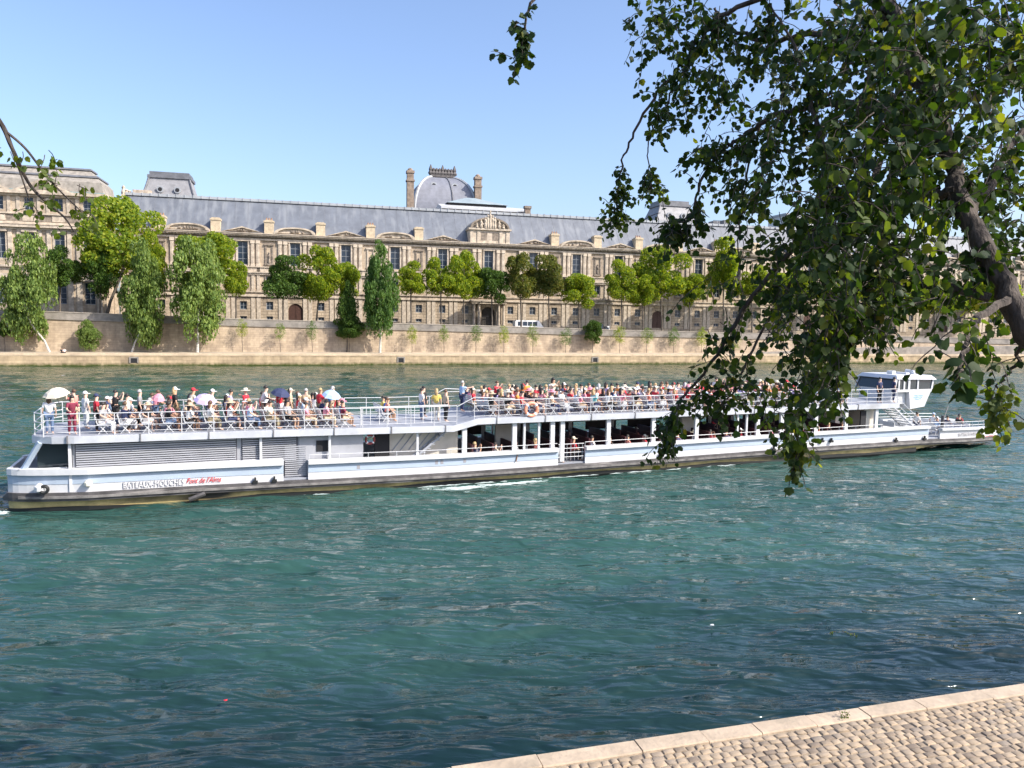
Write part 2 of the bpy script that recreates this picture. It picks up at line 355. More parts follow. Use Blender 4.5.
    # street-level wall behind the lower quay (below and behind the camera)
    w = MB().box(-40, 60, -13.2, -12.05, 0, 7.3, M).box(-40, 60, -12.6, -12.15, 7.31, 8.2, M).build('embankment_wall', M_quaywall)
    tag(w, 'high pale stone embankment wall behind the near cobbled quay', 'wall')
near_quay()

# ------------------------------------------------------------------ far bank
def far_bank():
    QZ = 2.15
    M = Matrix.Translation(BO) @ Matrix.Rotation(BA, 4, 'Z')
    e = empty('far_quay_edge', BO, BA); e['kind'] = 'structure'
    MB().box(-160, 420, 0, 1.0, -3, QZ-.37).build('quay_face', M_kerbface, e)
    kb = MB(); s = -160
    while s < 420: kb.box(s+.01, s+2.4-.01, -.07, .8, QZ-.36, QZ+.02); s += 2.4
    kb.build('kerb_stones', mat('pale far kerb stone', (.6, .47, .32), .9, .12, .8, stain=((.42, .33, .23), .3, .55)), e)
    p = MB(); p.add([bank(-160, .81, QZ-.01), bank(420, .81, QZ-.01), bank(420, 12, QZ-.01), bank(-160, 12, QZ-.01)], [(0, 1, 2, 3)])
    p.build('far_promenade', M_prom)['kind'] = 'structure'
    # embankment wall: battered, coping and parapet follow the street's fall
    w = empty('embankment_wall', BO, BA); tag(w, 'long tan stone embankment wall topped by a grey parapet under the palace', 'wall')
    f = []; c = []; pr = []; cp = []
    ss = [-160+4*i for i in range(146)]
    for s in ss:
        o = owall(s); z = zpar(s)
        f.append([(s, o-.7, QZ-.2), (s, o, z-1.45), (s, o+1.2, z-1.45), (s, o+1.2, QZ-.2)])
        c.append([(s, o-.22, z-1.449), (s, o-.22, z-1.08), (s, o+.7, z-1.08), (s, o+.7, z-1.449)])
        pr.append([(s, o, z-1.079), (s, o, z-.16), (s, o+.45, z-.16), (s, o+.45, z-1.079)])
        cp.append([(s, o-.08, z-.159), (s, o-.08, z), (s, o+.53, z), (s, o+.53, z-.159)])
    MB().loft(f).build('wall_face', M_quaywall, w); MB().loft(c).build('string_course', M_parapet, w)
    MB().loft(pr).build('parapet', M_parapet, w); MB().loft(cp).build('coping', mat('pale coping', (.36, .32, .27), .9, .15, 1), w)
    # ramp on the right seen as a darker inclined band
    r = MB(); r.loft([[(s, owall(s)-3.4, 2.0), (s, owall(s)-3.4, z), (s, owall(s)-.75, z), (s, owall(s)-.75, 2.0)] for s, z in ((150, 2.2), (185, 3.7), (250, 4.6), (330, 4.6))])
    r.build('ramp', M_parapet, w)
    # street
    st = []; 
    for s in ss: st.append([bank(s, owall(s)+.46, zpar(s)-1.08), bank(s, owall(s)+34, zpar(s)-1.0)])
    MB().loft(st, closed=False, caps=False).build('street', M_asph)['kind'] = 'structure'
    sw = MB().loft([[bank(s, owall(s)+.46, zpar(s)-1.05), bank(s, owall(s)+4.4, zpar(s)-.95), bank(s, owall(s)+4.42, zpar(s)-1.1)] for s in ss], closed=False, caps=False)
    sw.build('pavement', mat('pavement slabs', (.3, .28, .25), .9, .12, 1))['kind'] = 'structure'
    # ground far behind everything
    MB().add([bank(-1500, 30, 6.2), bank(1500, 30, 4.2), bank(1500, 1500, 5), bank(-1500, 1500, 7)], [(0, 1, 2, 3)]).build('city_ground', M_asph)['kind'] = 'structure'
    # outfall openings in the quay edge
    for px, nm in ((134, 'leftmost'), (401, 'middle'), (595, 'rightmost')):
        q = on_plane(px, 362, BO, BA); ls = (q-BO).dot(BD)
        m = MB().box(ls-.75, ls-.5, -.12, .05, .55, 1.35).box(ls+.5, ls+.75, -.12, .05, .55, 1.35).box(ls-.75, ls+.75, -.12, .05, 1.351, 1.6)
        dd = empty('drain_outlet', BO, BA); tag(dd, nm+' of the three dark drain openings in the far quay edge', 'drain', 'drain openings in the far quay')
        m.build('surround', M_parapet, dd); MB().box(ls-.5, ls+.5, -.03, .04, .55, 1.35).build('opening', M_dark, dd)
far_bank()

# ------------------------------------------------------------------ palace
def wall_holes(mb, x0, x1, z0, z1, holes, y=0, depth=.5):
    xs = sorted({x0, x1, *[h[0] for h in holes], *[h[1] for h in holes]}); zs = sorted({z0, z1, *[h[2] for h in holes], *[h[3] for h in holes]})
    xs = [x for x in xs if x0 <= x <= x1]; zs = [z for z in zs if z0 <= z <= z1]
    hs = sorted(holes)
    for i in range(len(xs)-1):
        cx = (xs[i]+xs[i+1])/2; near_ = [h for h in hs if h[0] < cx < h[1]]
        j = 0
        while j < len(zs)-1:
            cz = (zs[j]+zs[j+1])/2
            if any(h[2] < cz < h[3] for h in near_): j += 1; continue
            k = j
            while k+1 < len(zs)-1 and not any(h[2] < (zs[k+1]+zs[k+2])/2 < h[3] for h in near_): k += 1
            a, b = zs[j], zs[k+1]
            mb.add([(xs[i], y, a), (xs[i+1], y, a), (xs[i+1], y, b), (xs[i], y, b)], [(0, 1, 2, 3)]); j = k+1
    for a, b, c, d in holes:
        mb.add([(a, y, c), (b, y, c), (b, y, d), (a, y, d), (a, y+depth, c), (b, y+depth, c), (b, y+depth, d), (a, y+depth, d)],
               [(0, 4, 7, 3), (1, 2, 6, 5), (3, 7, 6, 2), (0, 1, 5, 4)])

def window_mesh(w, h, nx, nz, fr=.12, bar=.07):
    m = MB().box(-w/2, -w/2+fr, 0, .12, 0, h).box(w/2-fr, w/2, 0, .12, 0, h).box(-w/2+fr, w/2-fr, 0, .12, 0, fr).box(-w/2+fr, w/2-fr, 0, .12, h-fr, h)
    for i in range(1, nx): x = -w/2+w*i/nx; m.box(x-bar/2, x+bar/2, .02, .10, fr, h-fr)
    for i in range(1, nz): z = h*i/nz; m.box(-w/2+fr, w/2-fr, .03, .095, z-bar/2, z+bar/2)
    fr_me = m.mesh('window'); fr_me.materials.append(M_frame)
    p = MB().box(-w/2+.05, w/2-.05, .105, .115, .05, h-.05).mesh('pane'); p.materials.append(M_pane)
    return fr_me, p
def put_window(meshes, x, z, y, parent, name='window'):
    o = link(name, meshes[0], None, parent, (x, y, z)); link('pane', meshes[1], None, o); return o

def arch_panel(mb, x, z0, w, h, y0, y1, segs=8):
    """spandrels that turn a rectangular hole (w x h) into an arch"""
    r = w/2; zc = z0+h-r
    for s in (-1, 1):
        poly = [(x+s*r, z0+h)]+[(x+s*r*math.cos(a), zc+r*math.sin(a)) for a in [math.pi/2*i/segs for i in range(segs+1)]]
        mb.prism(poly, y0, y1)

def palace():
    root = empty('palace_wing', FO.xyz*1, FA); root.location.z = 0
    tag(root, 'long pale stone palace wing with blue slate roof behind the far quay', 'palace')
    P = 10.7; ks = range(-7, 18); X0, X1 = -83.0, -5.8+10.7*17+5.35
    cen = [(k, -5.8+P*k) for k in ks]
    ZB, ZR1, ZR2, ZM2, ZC = 4.0, 13.1, 14.1, 18.6, 25.7
    holes_g, holes_u = [], []
    sq = window_mesh(1.45, 1.75, 2, 2); tallw = window_mesh(2.1, 4.9, 2, 4); mez = window_mesh(1.5, 2.0, 2, 2); cel = window_mesh(1.35, .75, 2, 1)
    trim = MB(); trimd = MB(); arch = MB()
    for k, x in cen:
        door = (k % 4 == 0)
        for dx in (0, 5.35):
            xx = x+dx
            if xx > X1-1: continue
            if dx == 0 and door:
                if k == 0: holes_g.append((xx-1.6, xx+1.6, 7.6, 11.9))
                else: holes_g.append((xx-1.5, xx+1.5, 7.6, 11.75))
            else:
                # the middle pavilion bay keeps its flanks plain
                holes_g.append((xx-.72, xx+.72, 10.35, 12.1)); holes_g.append((xx-.67, xx+.67, 8.2, 8.95))
        holes_u.append((x-1.05, x+1.05, 19.85, 24.75)); holes_u.append((x-.75, x+.75, 15.45, 17.45))
        if k != 0: holes_u.append((x+5.35-.75, x+5.35+.75, 15.45, 17.45))
    mb = MB(); wall_holes(mb, X0, X1, ZB, ZR1, holes_g, 0, .55)
    for a, b, c, d in holes_g:
        if d-c > 3: arch_panel(mb, (a+b)/2, c, b-a, d-c, .02, .5)
    mb.build('ground_storey', M_rust, root)
    mb = MB(); wall_holes(mb, X0, X1, ZR2, ZC, holes_u, .12, .5)
    mb.add([(X0, .14, ZC), (X0, 18, ZC), (X0, 18, ZB), (X0, .14, ZB)], [(0, 1, 2, 3)]); mb.add([(X1, .14, ZC), (X1, 18, ZC), (X1, 18, ZB), (X1, .14, ZB)], [(0, 1, 2, 3)])
    mb.add([(X0, 18, ZC), (X1, 18, ZC), (X1, 18, ZB), (X0, 18, ZB)], [(0, 1, 2, 3)])
    mb.build('upper_storey', M_face, root)
    # dark rooms behind the openings
    MB().box(X0+.3, X1-.3, .8, 1.0, ZB+1, ZC-.2).build('inner_wall', mat('dim interior plaster', (.09, .08, .07), .9, .2, 1), root)
    for k, x in cen:
        for dx in (0, 5.35):
            xx = x+dx
            if xx > X1-1: continue
            if dx == 0 and k % 4 == 0:
                w, h = (3.2, 4.3) if k == 0 else (3.0, 4.15); r = w/2; n = 8
                poly = [(-r, 7.6), (r, 7.6)]+[(r*math.cos(math.pi*i/n), 7.6+h-r+r*math.sin(math.pi*i/n)) for i in range(n+1)]
                if k == 0:
                    g = MB()
                    for i in range(9): g.box(-1.45+i*.36, -1.41+i*.36, .3, .36, 7.6, 11.3)
                    g.box(-1.5, 1.5, .29, .37, 9.6, 9.75)
                    g.build('gate', M_dark, root, loc=(xx, 0, 0), label='dark iron gate in the middle portal')
                else:
                    d = MB().prism(poly, .25, .35).build('door', M_wood, root, loc=(xx, 0, 0))
                    MB().box(-.03, .03, .2, .25, 7.7, 11.6).box(-1.2, -.15, .21, .25, 8.2, 9.4).box(.15, 1.2, .21, .25, 8.2, 9.4).build('door_panels', M_wood, d)
            else:
                put_window(sq, xx, 10.35, .22, root, 'square_window'); put_window(cel, xx, 8.2, .25, root, 'cellar_window')
            if dx == 0: put_window(tallw, x, 19.85, .35, root, 'tall_window')
            if dx == 0 or k != 0: put_window(mez, xx, 15.45, .36, root, 'mezzanine_window')
    pil = MB().box(-.34, .34, -.18, .119, 19.51, 24.3).box(-.44, .44, -.26, .119, 19.501, 19.9).box(-.46, .46, -.3, .119, 24.301, 24.99)
    pil.box(-.3, .3, -.08, .119, 14.6, 17.74).box(-.4, .4, -.12, .119, 14.221, 14.599).box(-.42, .42, -.13, -.001, 7.5, 13.09).box(-.1, .1, -.21, -.181, 20.1, 24.1)
    pil.box(-.32, .32, -.1, -.002, 18.0, 19.5)
    PIL = pil.mesh('pilaster'); PIL.materials.append(M_trim)
    # string courses / cornice, in runs
    co = MB().box(X0, X1, -.35, .118, ZR1+.0, ZR1+.35).box(X0, X1, -.15, .119, ZR1+.351, ZR2-.1).box(X0, X1, -.42, .12, ZR2-.099, ZR2+.12)
    co.box(X0, X1, -.22, .117, 17.75, 18.1).box(X0, X1, -.40, .118, 18.101, 18.38)
    co.box(X0, X1, -.1, .116, 18.381, 19.3).box(X0, X1, -.30, .119, 19.301, 19.5)
    co.build('string_course', M_trim, root)
    cr = MB().box(X0, X1, -.25, .116, 25.0, 25.35).box(X0, X1, -.45, .6, 25.701, 26.0).box(X0, X1, -.95, .6, 26.001, 26.28).box(X0, X1, -1.1, .3, 26.281, 26.45)
    x = X0+.3
    while x < X1: cr.box(x, x+.28, -.72, -.451, 25.72, 25.98); x += .62
    cr.build('cornice', M_trim, root)
    fr = MB().box(X0, X1, .05, .112, 25.36, 25.69); x = X0+.5   # carved frieze blocks
    while x < X1:
        if random.random() < .75: fr.box(x, x+random.uniform(.25, .7), -.02, .1, 25.36, 25.66)
        x += .85
    fr.build('frieze', M_dim, root)
    for k, x in cen:
        sp = k == 0
        offs = (2.0, 3.1) if not sp else (2.2, 3.4)
        for px in [x-o for o in offs]+[x+o for o in offs]: link('pilaster', PIL, None, root, (px, 0, 0))
        # surround of the tall window with small hood and balustrade
        sr = MB().box(x-1.35, x-1.051, -.08, .119, 19.51, 24.76).box(x+1.051, x+1.35, -.08, .119, 19.51, 24.76).box(x-1.45, x+1.45, -.22, .119, 24.761, 24.99)
        sr.box(x-1.0, x-.76, -.02, .119, 15.2, 17.5).box(x+.76, x+1.0, -.02, .119, 15.2, 17.5).box(x-1.05, x+1.05, -.12, .119, 17.501, 17.74).box(x-1.1, x+1.1, -.15, .119, 15.0, 15.2)
        sr.build('window_surround', M_trim, root)
        if sp: continue
        # niche between the bays, with a small figure-like carving
        n = MB(); nx = x+5.35
        if nx < X1-1:
            n.box(nx-.85, nx-.5, -.05, .119, 20.2, 24.0).box(nx+.5, nx+.85, -.05, .119, 20.2, 24.0).box(nx-1, nx+1, -.2, .119, 24.001, 24.35).box(nx-.9, nx+.9, -.2, .119, 19.8, 20.199)
            n.lathe([(.28, 0), (.3, .3), (.2, 1.0), (.32, 1.6), (.14, 1.95), (.19, 2.2), (.06, 2.4)], 8, (nx, .0, 20.2))
            n.box(nx-.9, nx+.9, -.02, .119, 14.9, 15.2).box(nx-.95, nx-.76, -.02, .119, 15.2, 17.5).box(nx+.76, nx+.95, -.02, .119, 15.2, 17.5)
            n.build('niche', M_dim if k % 3 else M_trim, root)
        # pediment: triangle / segment in turn
        pd = MB(); W = 4.3; H = 1.3 if k % 2 else 1.5
        if k % 2: outer = [(-W, 0), (0, H), (W, 0)]; inner = [(-W+.9, .22), (0, H-.32), (W-.9, .22)]
        else:
            outer = [(-W*math.cos(math.pi*i/12), H*math.sin(math.pi*i/12)**.8) for i in range(13)]
            inner = [((-W+.8)*math.cos(math.pi*i/12), .2+(H-.5)*math.sin(math.pi*i/12)**.8) for i in range(13)]
        nn = len(outer); vs_ = []
        for y in (-1.0, .5):
            vs_ += [(x+a, y, 26.451+b) for a, b in outer]+[(x+a, y if y > 0 else -1.0, 26.451+b) for a, b in inner]
        N2 = 2*nn
        fs = []
        for i in range(nn-1):
            fs += [(i, i+1, nn+i+1, nn+i), (i, N2+i, N2+i+1, i+1), (nn+i, nn+i+1, N2+nn+i+1, N2+nn+i), (N2+i, N2+nn+i, N2+nn+i+1, N2+i+1)]
        fs += [(0, nn, N2+nn, N2), (nn-1, N2+nn-1, N2+2*nn-1, 2*nn-1)]
        pd.add(vs_, fs); pd.prism([(x+a, 26.46+b*.98) for a, b in inner], -.6, .4)
        p = pd.build('pediment', M_trim, root)
        cv = MB()
        for i in range(9):
            cx = x+random.uniform(-2.2, 2.2); hh = (1-abs(cx-x)/3.6)*H*.55
            cv.lathe([(.02, 0), (.22, .12), (.26, hh*.5), (.12, hh)], 6, (cx, -.66, 26.7))
        cv.build('carving', M_dim, p)
    # portal bay: columns and raised attic with statue
    x = -5.8; pt = MB()
    for dx in (-3.5, -2.35, 2.35, 3.5):
        pt.lathe([(.42, 7.4), (.42, 7.9), (.33, 8.0), (.30, 12.1), (.36, 12.3), (.45, 12.6)], 12, (x+dx, -.75, 0))
    pt.box(x-4.1, x+4.1, -1.3, -.001, 12.61, 13.09).box(x-4.3, x+4.3, -1.5, -.36, 13.1, 13.5)
    pt.build('portal_columns', M_trim, root)
    at_ = MB().box(x-4.7, x+4.7, -.7, 5.0, 26.46, 29.3).box(x-5.0, x+5.0, -1.15, 5.2, 29.301, 29.7)
    for dx in (-4.2, -2.6, 2.6, 4.2): at_.box(x+dx-.35, x+dx+.35, -.85, -.701, 26.47, 29.3)
    at_.build('attic', M_trim, root)
    MB().box(x-2.1, x-.6, -.72, -.701, 27, 28.8).box(x+.6, x+2.1, -.72, -.701, 27, 28.8).build('attic_relief', M_dim, root)
    n = 14; R = 4.6; out = [(x-R*math.cos(math.pi*i/n), 29.701+2.5*math.sin(math.pi*i/n)) for i in range(n+1)]
    MB().prism(out, -.6, 4.8).build('attic_pediment', M_trim, root)
    rim = MB(); inn = [(x-(R-.45)*math.cos(math.pi*i/n), 29.72+2.1*math.sin(math.pi*i/n)) for i in range(n+1)]
    rim.v = []; 
    vs_ = [(a, -1.1, b+.004) for a, b in out]+[(a, -1.1, b) for a, b in inn]+[(a, -.59, b+.004) for a, b in out]+[(a, -.59, b) for a, b in inn]; m_ = n+1
    rim.add(vs_, [f for i in range(n) for f in ((i, i+1, m_+i+1, m_+i), (i, 2*m_+i, 2*m_+i+1, i+1), (m_+i, m_+i+1, 3*m_+i+1, 3*m_+i))]); rim.build('pediment_moulding', M_dim, root)
    fig = MB()
    for dx, h, y in ((0, 4.1, -1.0), (-1.1, 2.6, -1.0), (1.1, 2.6, -1.0), (-2.1, 1.9, -1.0), (2.1, 1.8, -1.0), (-3.1, 1.1, -.95), (3.1, 1.1, -.95), (-.55, 3.1, -.95), (.6, 3.0, -.95)):
        fig.lathe([(.3, 0), (.38, h*.2), (.27, h*.45), (.36, h*.68), (.14, h*.8), (.2, h*.9), (.08, h)], 8, (x+dx, y, 29.72))
    fig.box(x-1.9, x-.2, -1.05, -.8, 30.5, 30.8, None)
    fig.build('sculpture_group', M_trim, root)
    # roof
    rf = MB().loft([[(xx, -.2, 26.2), (xx, .6, 26.46), (xx, 6.6, 34.0), (xx, 12, 34.0), (xx, 18.2, 26.2)] for xx in (X0, X1)])
    roof = rf.build('roof', M_slate, root)
    sm = MB(); xx = X0+.5
    while xx < X1: sm.box(xx, xx+.05, 0, 0.05, 0, 9.62, Matrix.Translation((0, .62, 26.52)) @ Matrix.Rotation(-math.atan2(6, 7.55), 4, 'X')); xx += 2.675
    sm.build('roof_seams', M_zincd, roof)
    rg = MB(); xx = X0
    while xx < X1: rg.box(xx, xx+1.5, 6.2, 7.0, 33.95, 34.5).box(xx+1.5, xx+1.68, 6.1, 7.1, 33.95, 34.62); xx += 1.68
    rg.build('ridge_cresting', M_zinc, roof)
    for k, x in cen:
        cx = x+5.35
        if cx > X1-1 or k in (-1, 0): continue
        c = MB().box(cx-.95, cx+.95, .2, 2.2, 26.46, 28.9).box(cx-1.08, cx+1.08, .07, 2.33, 28.901, 29.25).box(cx-.8, cx+.8, .4, 2.0, 29.251, 29.45)
        ch = c.build('chimney', M_cream, roof)
        pm = MB(); [pm.lathe([(.14, 0), (.17, .1), (.12, .45), (.15, .5)], 8, (cx+d, 1.2, 29.45)) for d in (-.5, 0, .5)]
        if k % 2: pm.build('chimney_pots', mat('clay pot', (.35, .2, .12), .9, .2), ch)
    return root
palace()

def lucarne_roof(name, label, s0, s1, off, z0, z1, inset, depth, curb, windows=2, flat=.7):
    """steep truncated roof block with round dormers (a pavilion roof behind the wing)"""
    r = empty(name, (FO+FD*((s0+s1)/2)+FN*off).xy.to_3d(), FA); tag(r, label, 'roof pavilion')
    W = (s1-s0)/2
    MB().box(-W+.3, W-.3, .3, depth-.3, 20, z0).build('storey', M_face, r)
    MB().box(-W-.2, W+.2, -.2, depth+.2, z0+.001, z0+.6).build('cornice', M_trim, r)
    n = 6; rings = []
    for i in range(n+1):
        t = i/n; ins = inset*(t**.75); z = z0+.6+(z1-z0-.6)*t
        rings.append([(-W+ins, ins, z), (W-ins, ins, z), (W-ins, depth-ins, z), (-W+ins, depth-ins, z)])
    MB().loft(rings).build('mansard_roof', mat('pale grey slate', (.27, .27, .28), .6, .15, .7, .2), r)
    i0 = inset
    MB().box(-W+i0-.35, W-i0+.35, i0-.35, depth-i0+.35, z1+.001, z1+curb*.45).box(-W+i0+.1, W-i0-.1, i0+.1, depth-i0-.1, z1+curb*.45+.001, z1+curb).build('roof_crown', M_zincd, r)
    for sx in (-1, 1):
        MB().tube([(sx*(W-(inset*(i/n)**.75)), inset*(i/n)**.75-.05, z0+.6+(z1-z0-.6)*i/n) for i in range(n+1)], .28, 6).build('hip_rib', M_zincd, r)
    for i in range(windows):
        wx = (i-(windows-1)/2)*(W*.62); zc = z0+(z1-z0)*.5; y = inset*(.5**.75)-.35
        d = MB().lathe([(.75, 0), (.85, .05), (.85, .9), (.6, .9)], 12, M=Matrix.Translation((wx, y+.6, zc)) @ Matrix.Rotation(rad(90), 4, 'X')).build('dormer', M_zinc, r)
        MB().lathe([(.5, 0), (.5, .05)], 12, M=Matrix.Translation((wx, y-.31, zc)) @ Matrix.Rotation(rad(90), 4, 'X')).build('pane', M_dark, d)
    return r
r = lucarne_roof('pavilion_roof', 'grey steep block roof with flat crown rising left behind the slate roof', -86.5, -73.5, 40, 37.6, 43.6, 1.7, 11, 1.6)
s = MB()
for dx, h in ((-10.4, 2.4), (-9.7, 1.5), (-9.0, 1.2)): s.lathe([(.5, 0), (.6, h*.3), (.35, h*.6), (.45, h*.8), (.1, h)], 8, (dx, 0, 38.6))
s.box(-8.6, -3.6, -1, 1, 38.2, 39.0).box(-8.2, -4, -.8, .8, 39.01, 40.0).box(-10.8, -8.5, -1, 1, 37.5, 38.59)
s.build('roof_sculpture', M_trim, r)
lucarne_roof('pavilion_roof', 'pale steep block roof with dark left side at right behind the slate roof', 54.6, 69.2, 40, 38.4, 44.2, 2.4, 12, 1.7)

def dome():
    s0 = -7.8; r = empty('dome_pavilion', (FO+FD*s0+FN*46).xy.to_3d(), FA); tag(r, 'big grey square dome with carved crown between two tall stone chimneys', 'dome')
    sc = 1.025; W = 9.0*sc; D = 9.5; z0 = 38.5; z1 = 50.2
    MB().box(-W, W, 0, 2*D, 22, z0).build('storey', M_face, r); MB().box(-W-.5, W+.5, -.5, 2*D+.5, z0+.001, z0+1).build('cornice', M_trim, r)
    rings = []; n = 12
    for i in range(n+1):
        a = math.pi/2*.86*i/n; c = math.cos(a)**.72; z = z0+1+(z1-z0-1)*math.sin(a)/math.sin(math.pi/2*.86)
        w = W*c*.97; d = D*c; rings.append([(-w, D-d, z), (w, D-d, z), (w, D+d, z), (-w, D+d, z)])
    MB().loft(rings).build('dome_shell', mat('dome slate', (.19, .20, .235), .5, .12, .6, .2), r)
    for sx in (0, 1, 2, 3):
        MB().tube([Vector(rg[sx])+Vector((0, 0, .05)) for rg in rings], .42, 6).build('hip_rib', M_zinc, r)
    mid = []
    for rg in rings: a, b = Vector(rg[0]), Vector(rg[1]); mid.append(a.lerp(b, .62)+Vector((0, -.1, 0)))
    MB().tube(mid, .22, 5).build('seam', M_zincd, r)
    top = rings[-1]; tw = top[1][0]; ty0 = top[0][1]; ty1 = top[2][1]
    c = MB().box(-tw-.6, tw+.6, ty0-.6, ty1+.6, z1+.001, z1+.8).box(-tw+.2, tw-.2, ty0+.2, ty1-.2, z1+.801, z1+2.2)
    for x in np.linspace(-tw-.5, tw+.5, 9): c.lathe([(.6, 0), (.8, .5), (.5, 1.1), (.6, 1.5), (.12, 2.0+(.9 if abs(x) < .5 or abs(x) > tw+.2 else 0))], 6, (x, ty0-.1, z1+.6))
    c.build('crown_sculpture', mat('dark lead sculpture', (.11, .10, .095), .6, .3, 2), r)
    for i, x in enumerate((-3.2, 2.9)):
        y = D-D*.66+.1; d = MB().lathe([(.8, 0), (.95, .1), (.95, 1.2), (.6, 1.2)], 12, M=Matrix.Translation((x, y, 47.1)) @ Matrix.Rotation(rad(90), 4, 'X')).build('dormer', M_zinc, r)
        MB().lathe([(.55, 0), (.55, .05)], 12, M=Matrix.Translation((x, y-1.21, 47.1)) @ Matrix.Rotation(rad(90), 4, 'X')).build('pane', M_dark, d)
    for x, zt in ((-W-1.0, 50.3), (W+.0, 49.8)):
        MB().box(x-.95, x+.95, -.8, 1.2, 36, zt-3).box(x-1.15, x+1.15, -1, 1.4, zt-2.999, zt-2.5).box(x-.9, x+.9, -.75, 1.15, zt-2.499, zt-.7).box(x-1.1, x+1.1, -.95, 1.35, zt-.699, zt).lathe([(.8, 0), (.7, .5), (.3, .8)], 8, (x, .2, zt)).build('chimney', mat('brown weathered stone', (.27, .21, .16), .9, .25, 1.2), r)
dome()
def glass_roofs():
    r = empty('skylight_roof', (FO+FD*0+FN*32).xy.to_3d(), FA); tag(r, 'low pale metal skylight roof in two tiers right of the dome', 'roof')
    MB().box(-11.4, 12.3, 0, 12, 30, 38.4).build('wall', M_dim, r)
    MB().loft([[(x, -.3, 38.4), (x, -.3, 38.9), (x, 5, 40.3), (x, 12, 38.9), (x, 12, 38.4)] for x in (-11.6, 12.8)]).build('lower_roof', mat('bright zinc', (.55, .56, .57), .35, .08, .3), r)
    MB().box(-9, 7.3, 3.6, 11, 39.4, 40.6).build('clerestory', M_dark, r)
    MB().loft([[(-9.4, 3.2, 40.601), (7.7, 3.2, 40.601), (7.7, 11.4, 40.601), (-9.4, 11.4, 40.601)], [(-3.5, 6.6, 42.6), (-1, 6.6, 42.6), (-1, 8, 42.6), (-3.5, 8, 42.6)]]).build('upper_roof', mat('glass roof', (.3, .36, .38), .25, .1, .3), r)
    c = empty('chimney_stack', (FO+FD*11.8+FN*30).xy.to_3d(), FA); tag(c, 'single tan chimney stack standing above the slate ridge right of the skylight', 'chimney')
    MB().box(-.75, .75, -.6, .6, 31, 39.2).build('shaft', mat('brown weathered stone', (.27, .21, .16)), c); MB().box(-.95, .95, -.8, .8, 39.201, 39.9).build('cap', M_dim, c)
    f = empty('roof_terrace', (FO+FD*75.5+FN*36).xy.to_3d(), FA); tag(f, 'low grey railed roof top right of the pale block roof', 'roof')
    MB().box(-4, 4.5, 0, 8, 30, 38.6).build('wall', M_zincd, f); m = MB()
    for i in range(15): m.box(-4+i*.6, -3.92+i*.6, -.02, .06, 38.61, 39.7)
    m.box(-4, 4.5, -.03, .07, 39.701, 39.8).build('railing', M_dark, f)
    MB().box(-2.8, -.6, 2, 5, 38.61, 39.9).box(.7, 3, 2, 5, 38.61, 40.3).build('plant_box', M_zincd, f)
    b = empty('white_building', (FO+FD*107+FN*44).xy.to_3d(), FA); tag(b, 'white block with grey roof glimpsed through the leaves at right', 'building')
    MB().box(-5, 5, 0, 10, 8, 43.8).build('wall', mat('white render', (.7, .7, .68), .8, .08), b); MB().box(-5.3, 5.3, -.3, 10.3, 43.801, 44.5).build('roof', M_zinc, b)
    w2 = window_mesh(1.4, 2.0, 2, 2)
    for zz in (34.5, 38, 41): 
        for xx in (-3, 0, 3): put_window(w2, xx, zz, -.11, b)
glass_roofs()

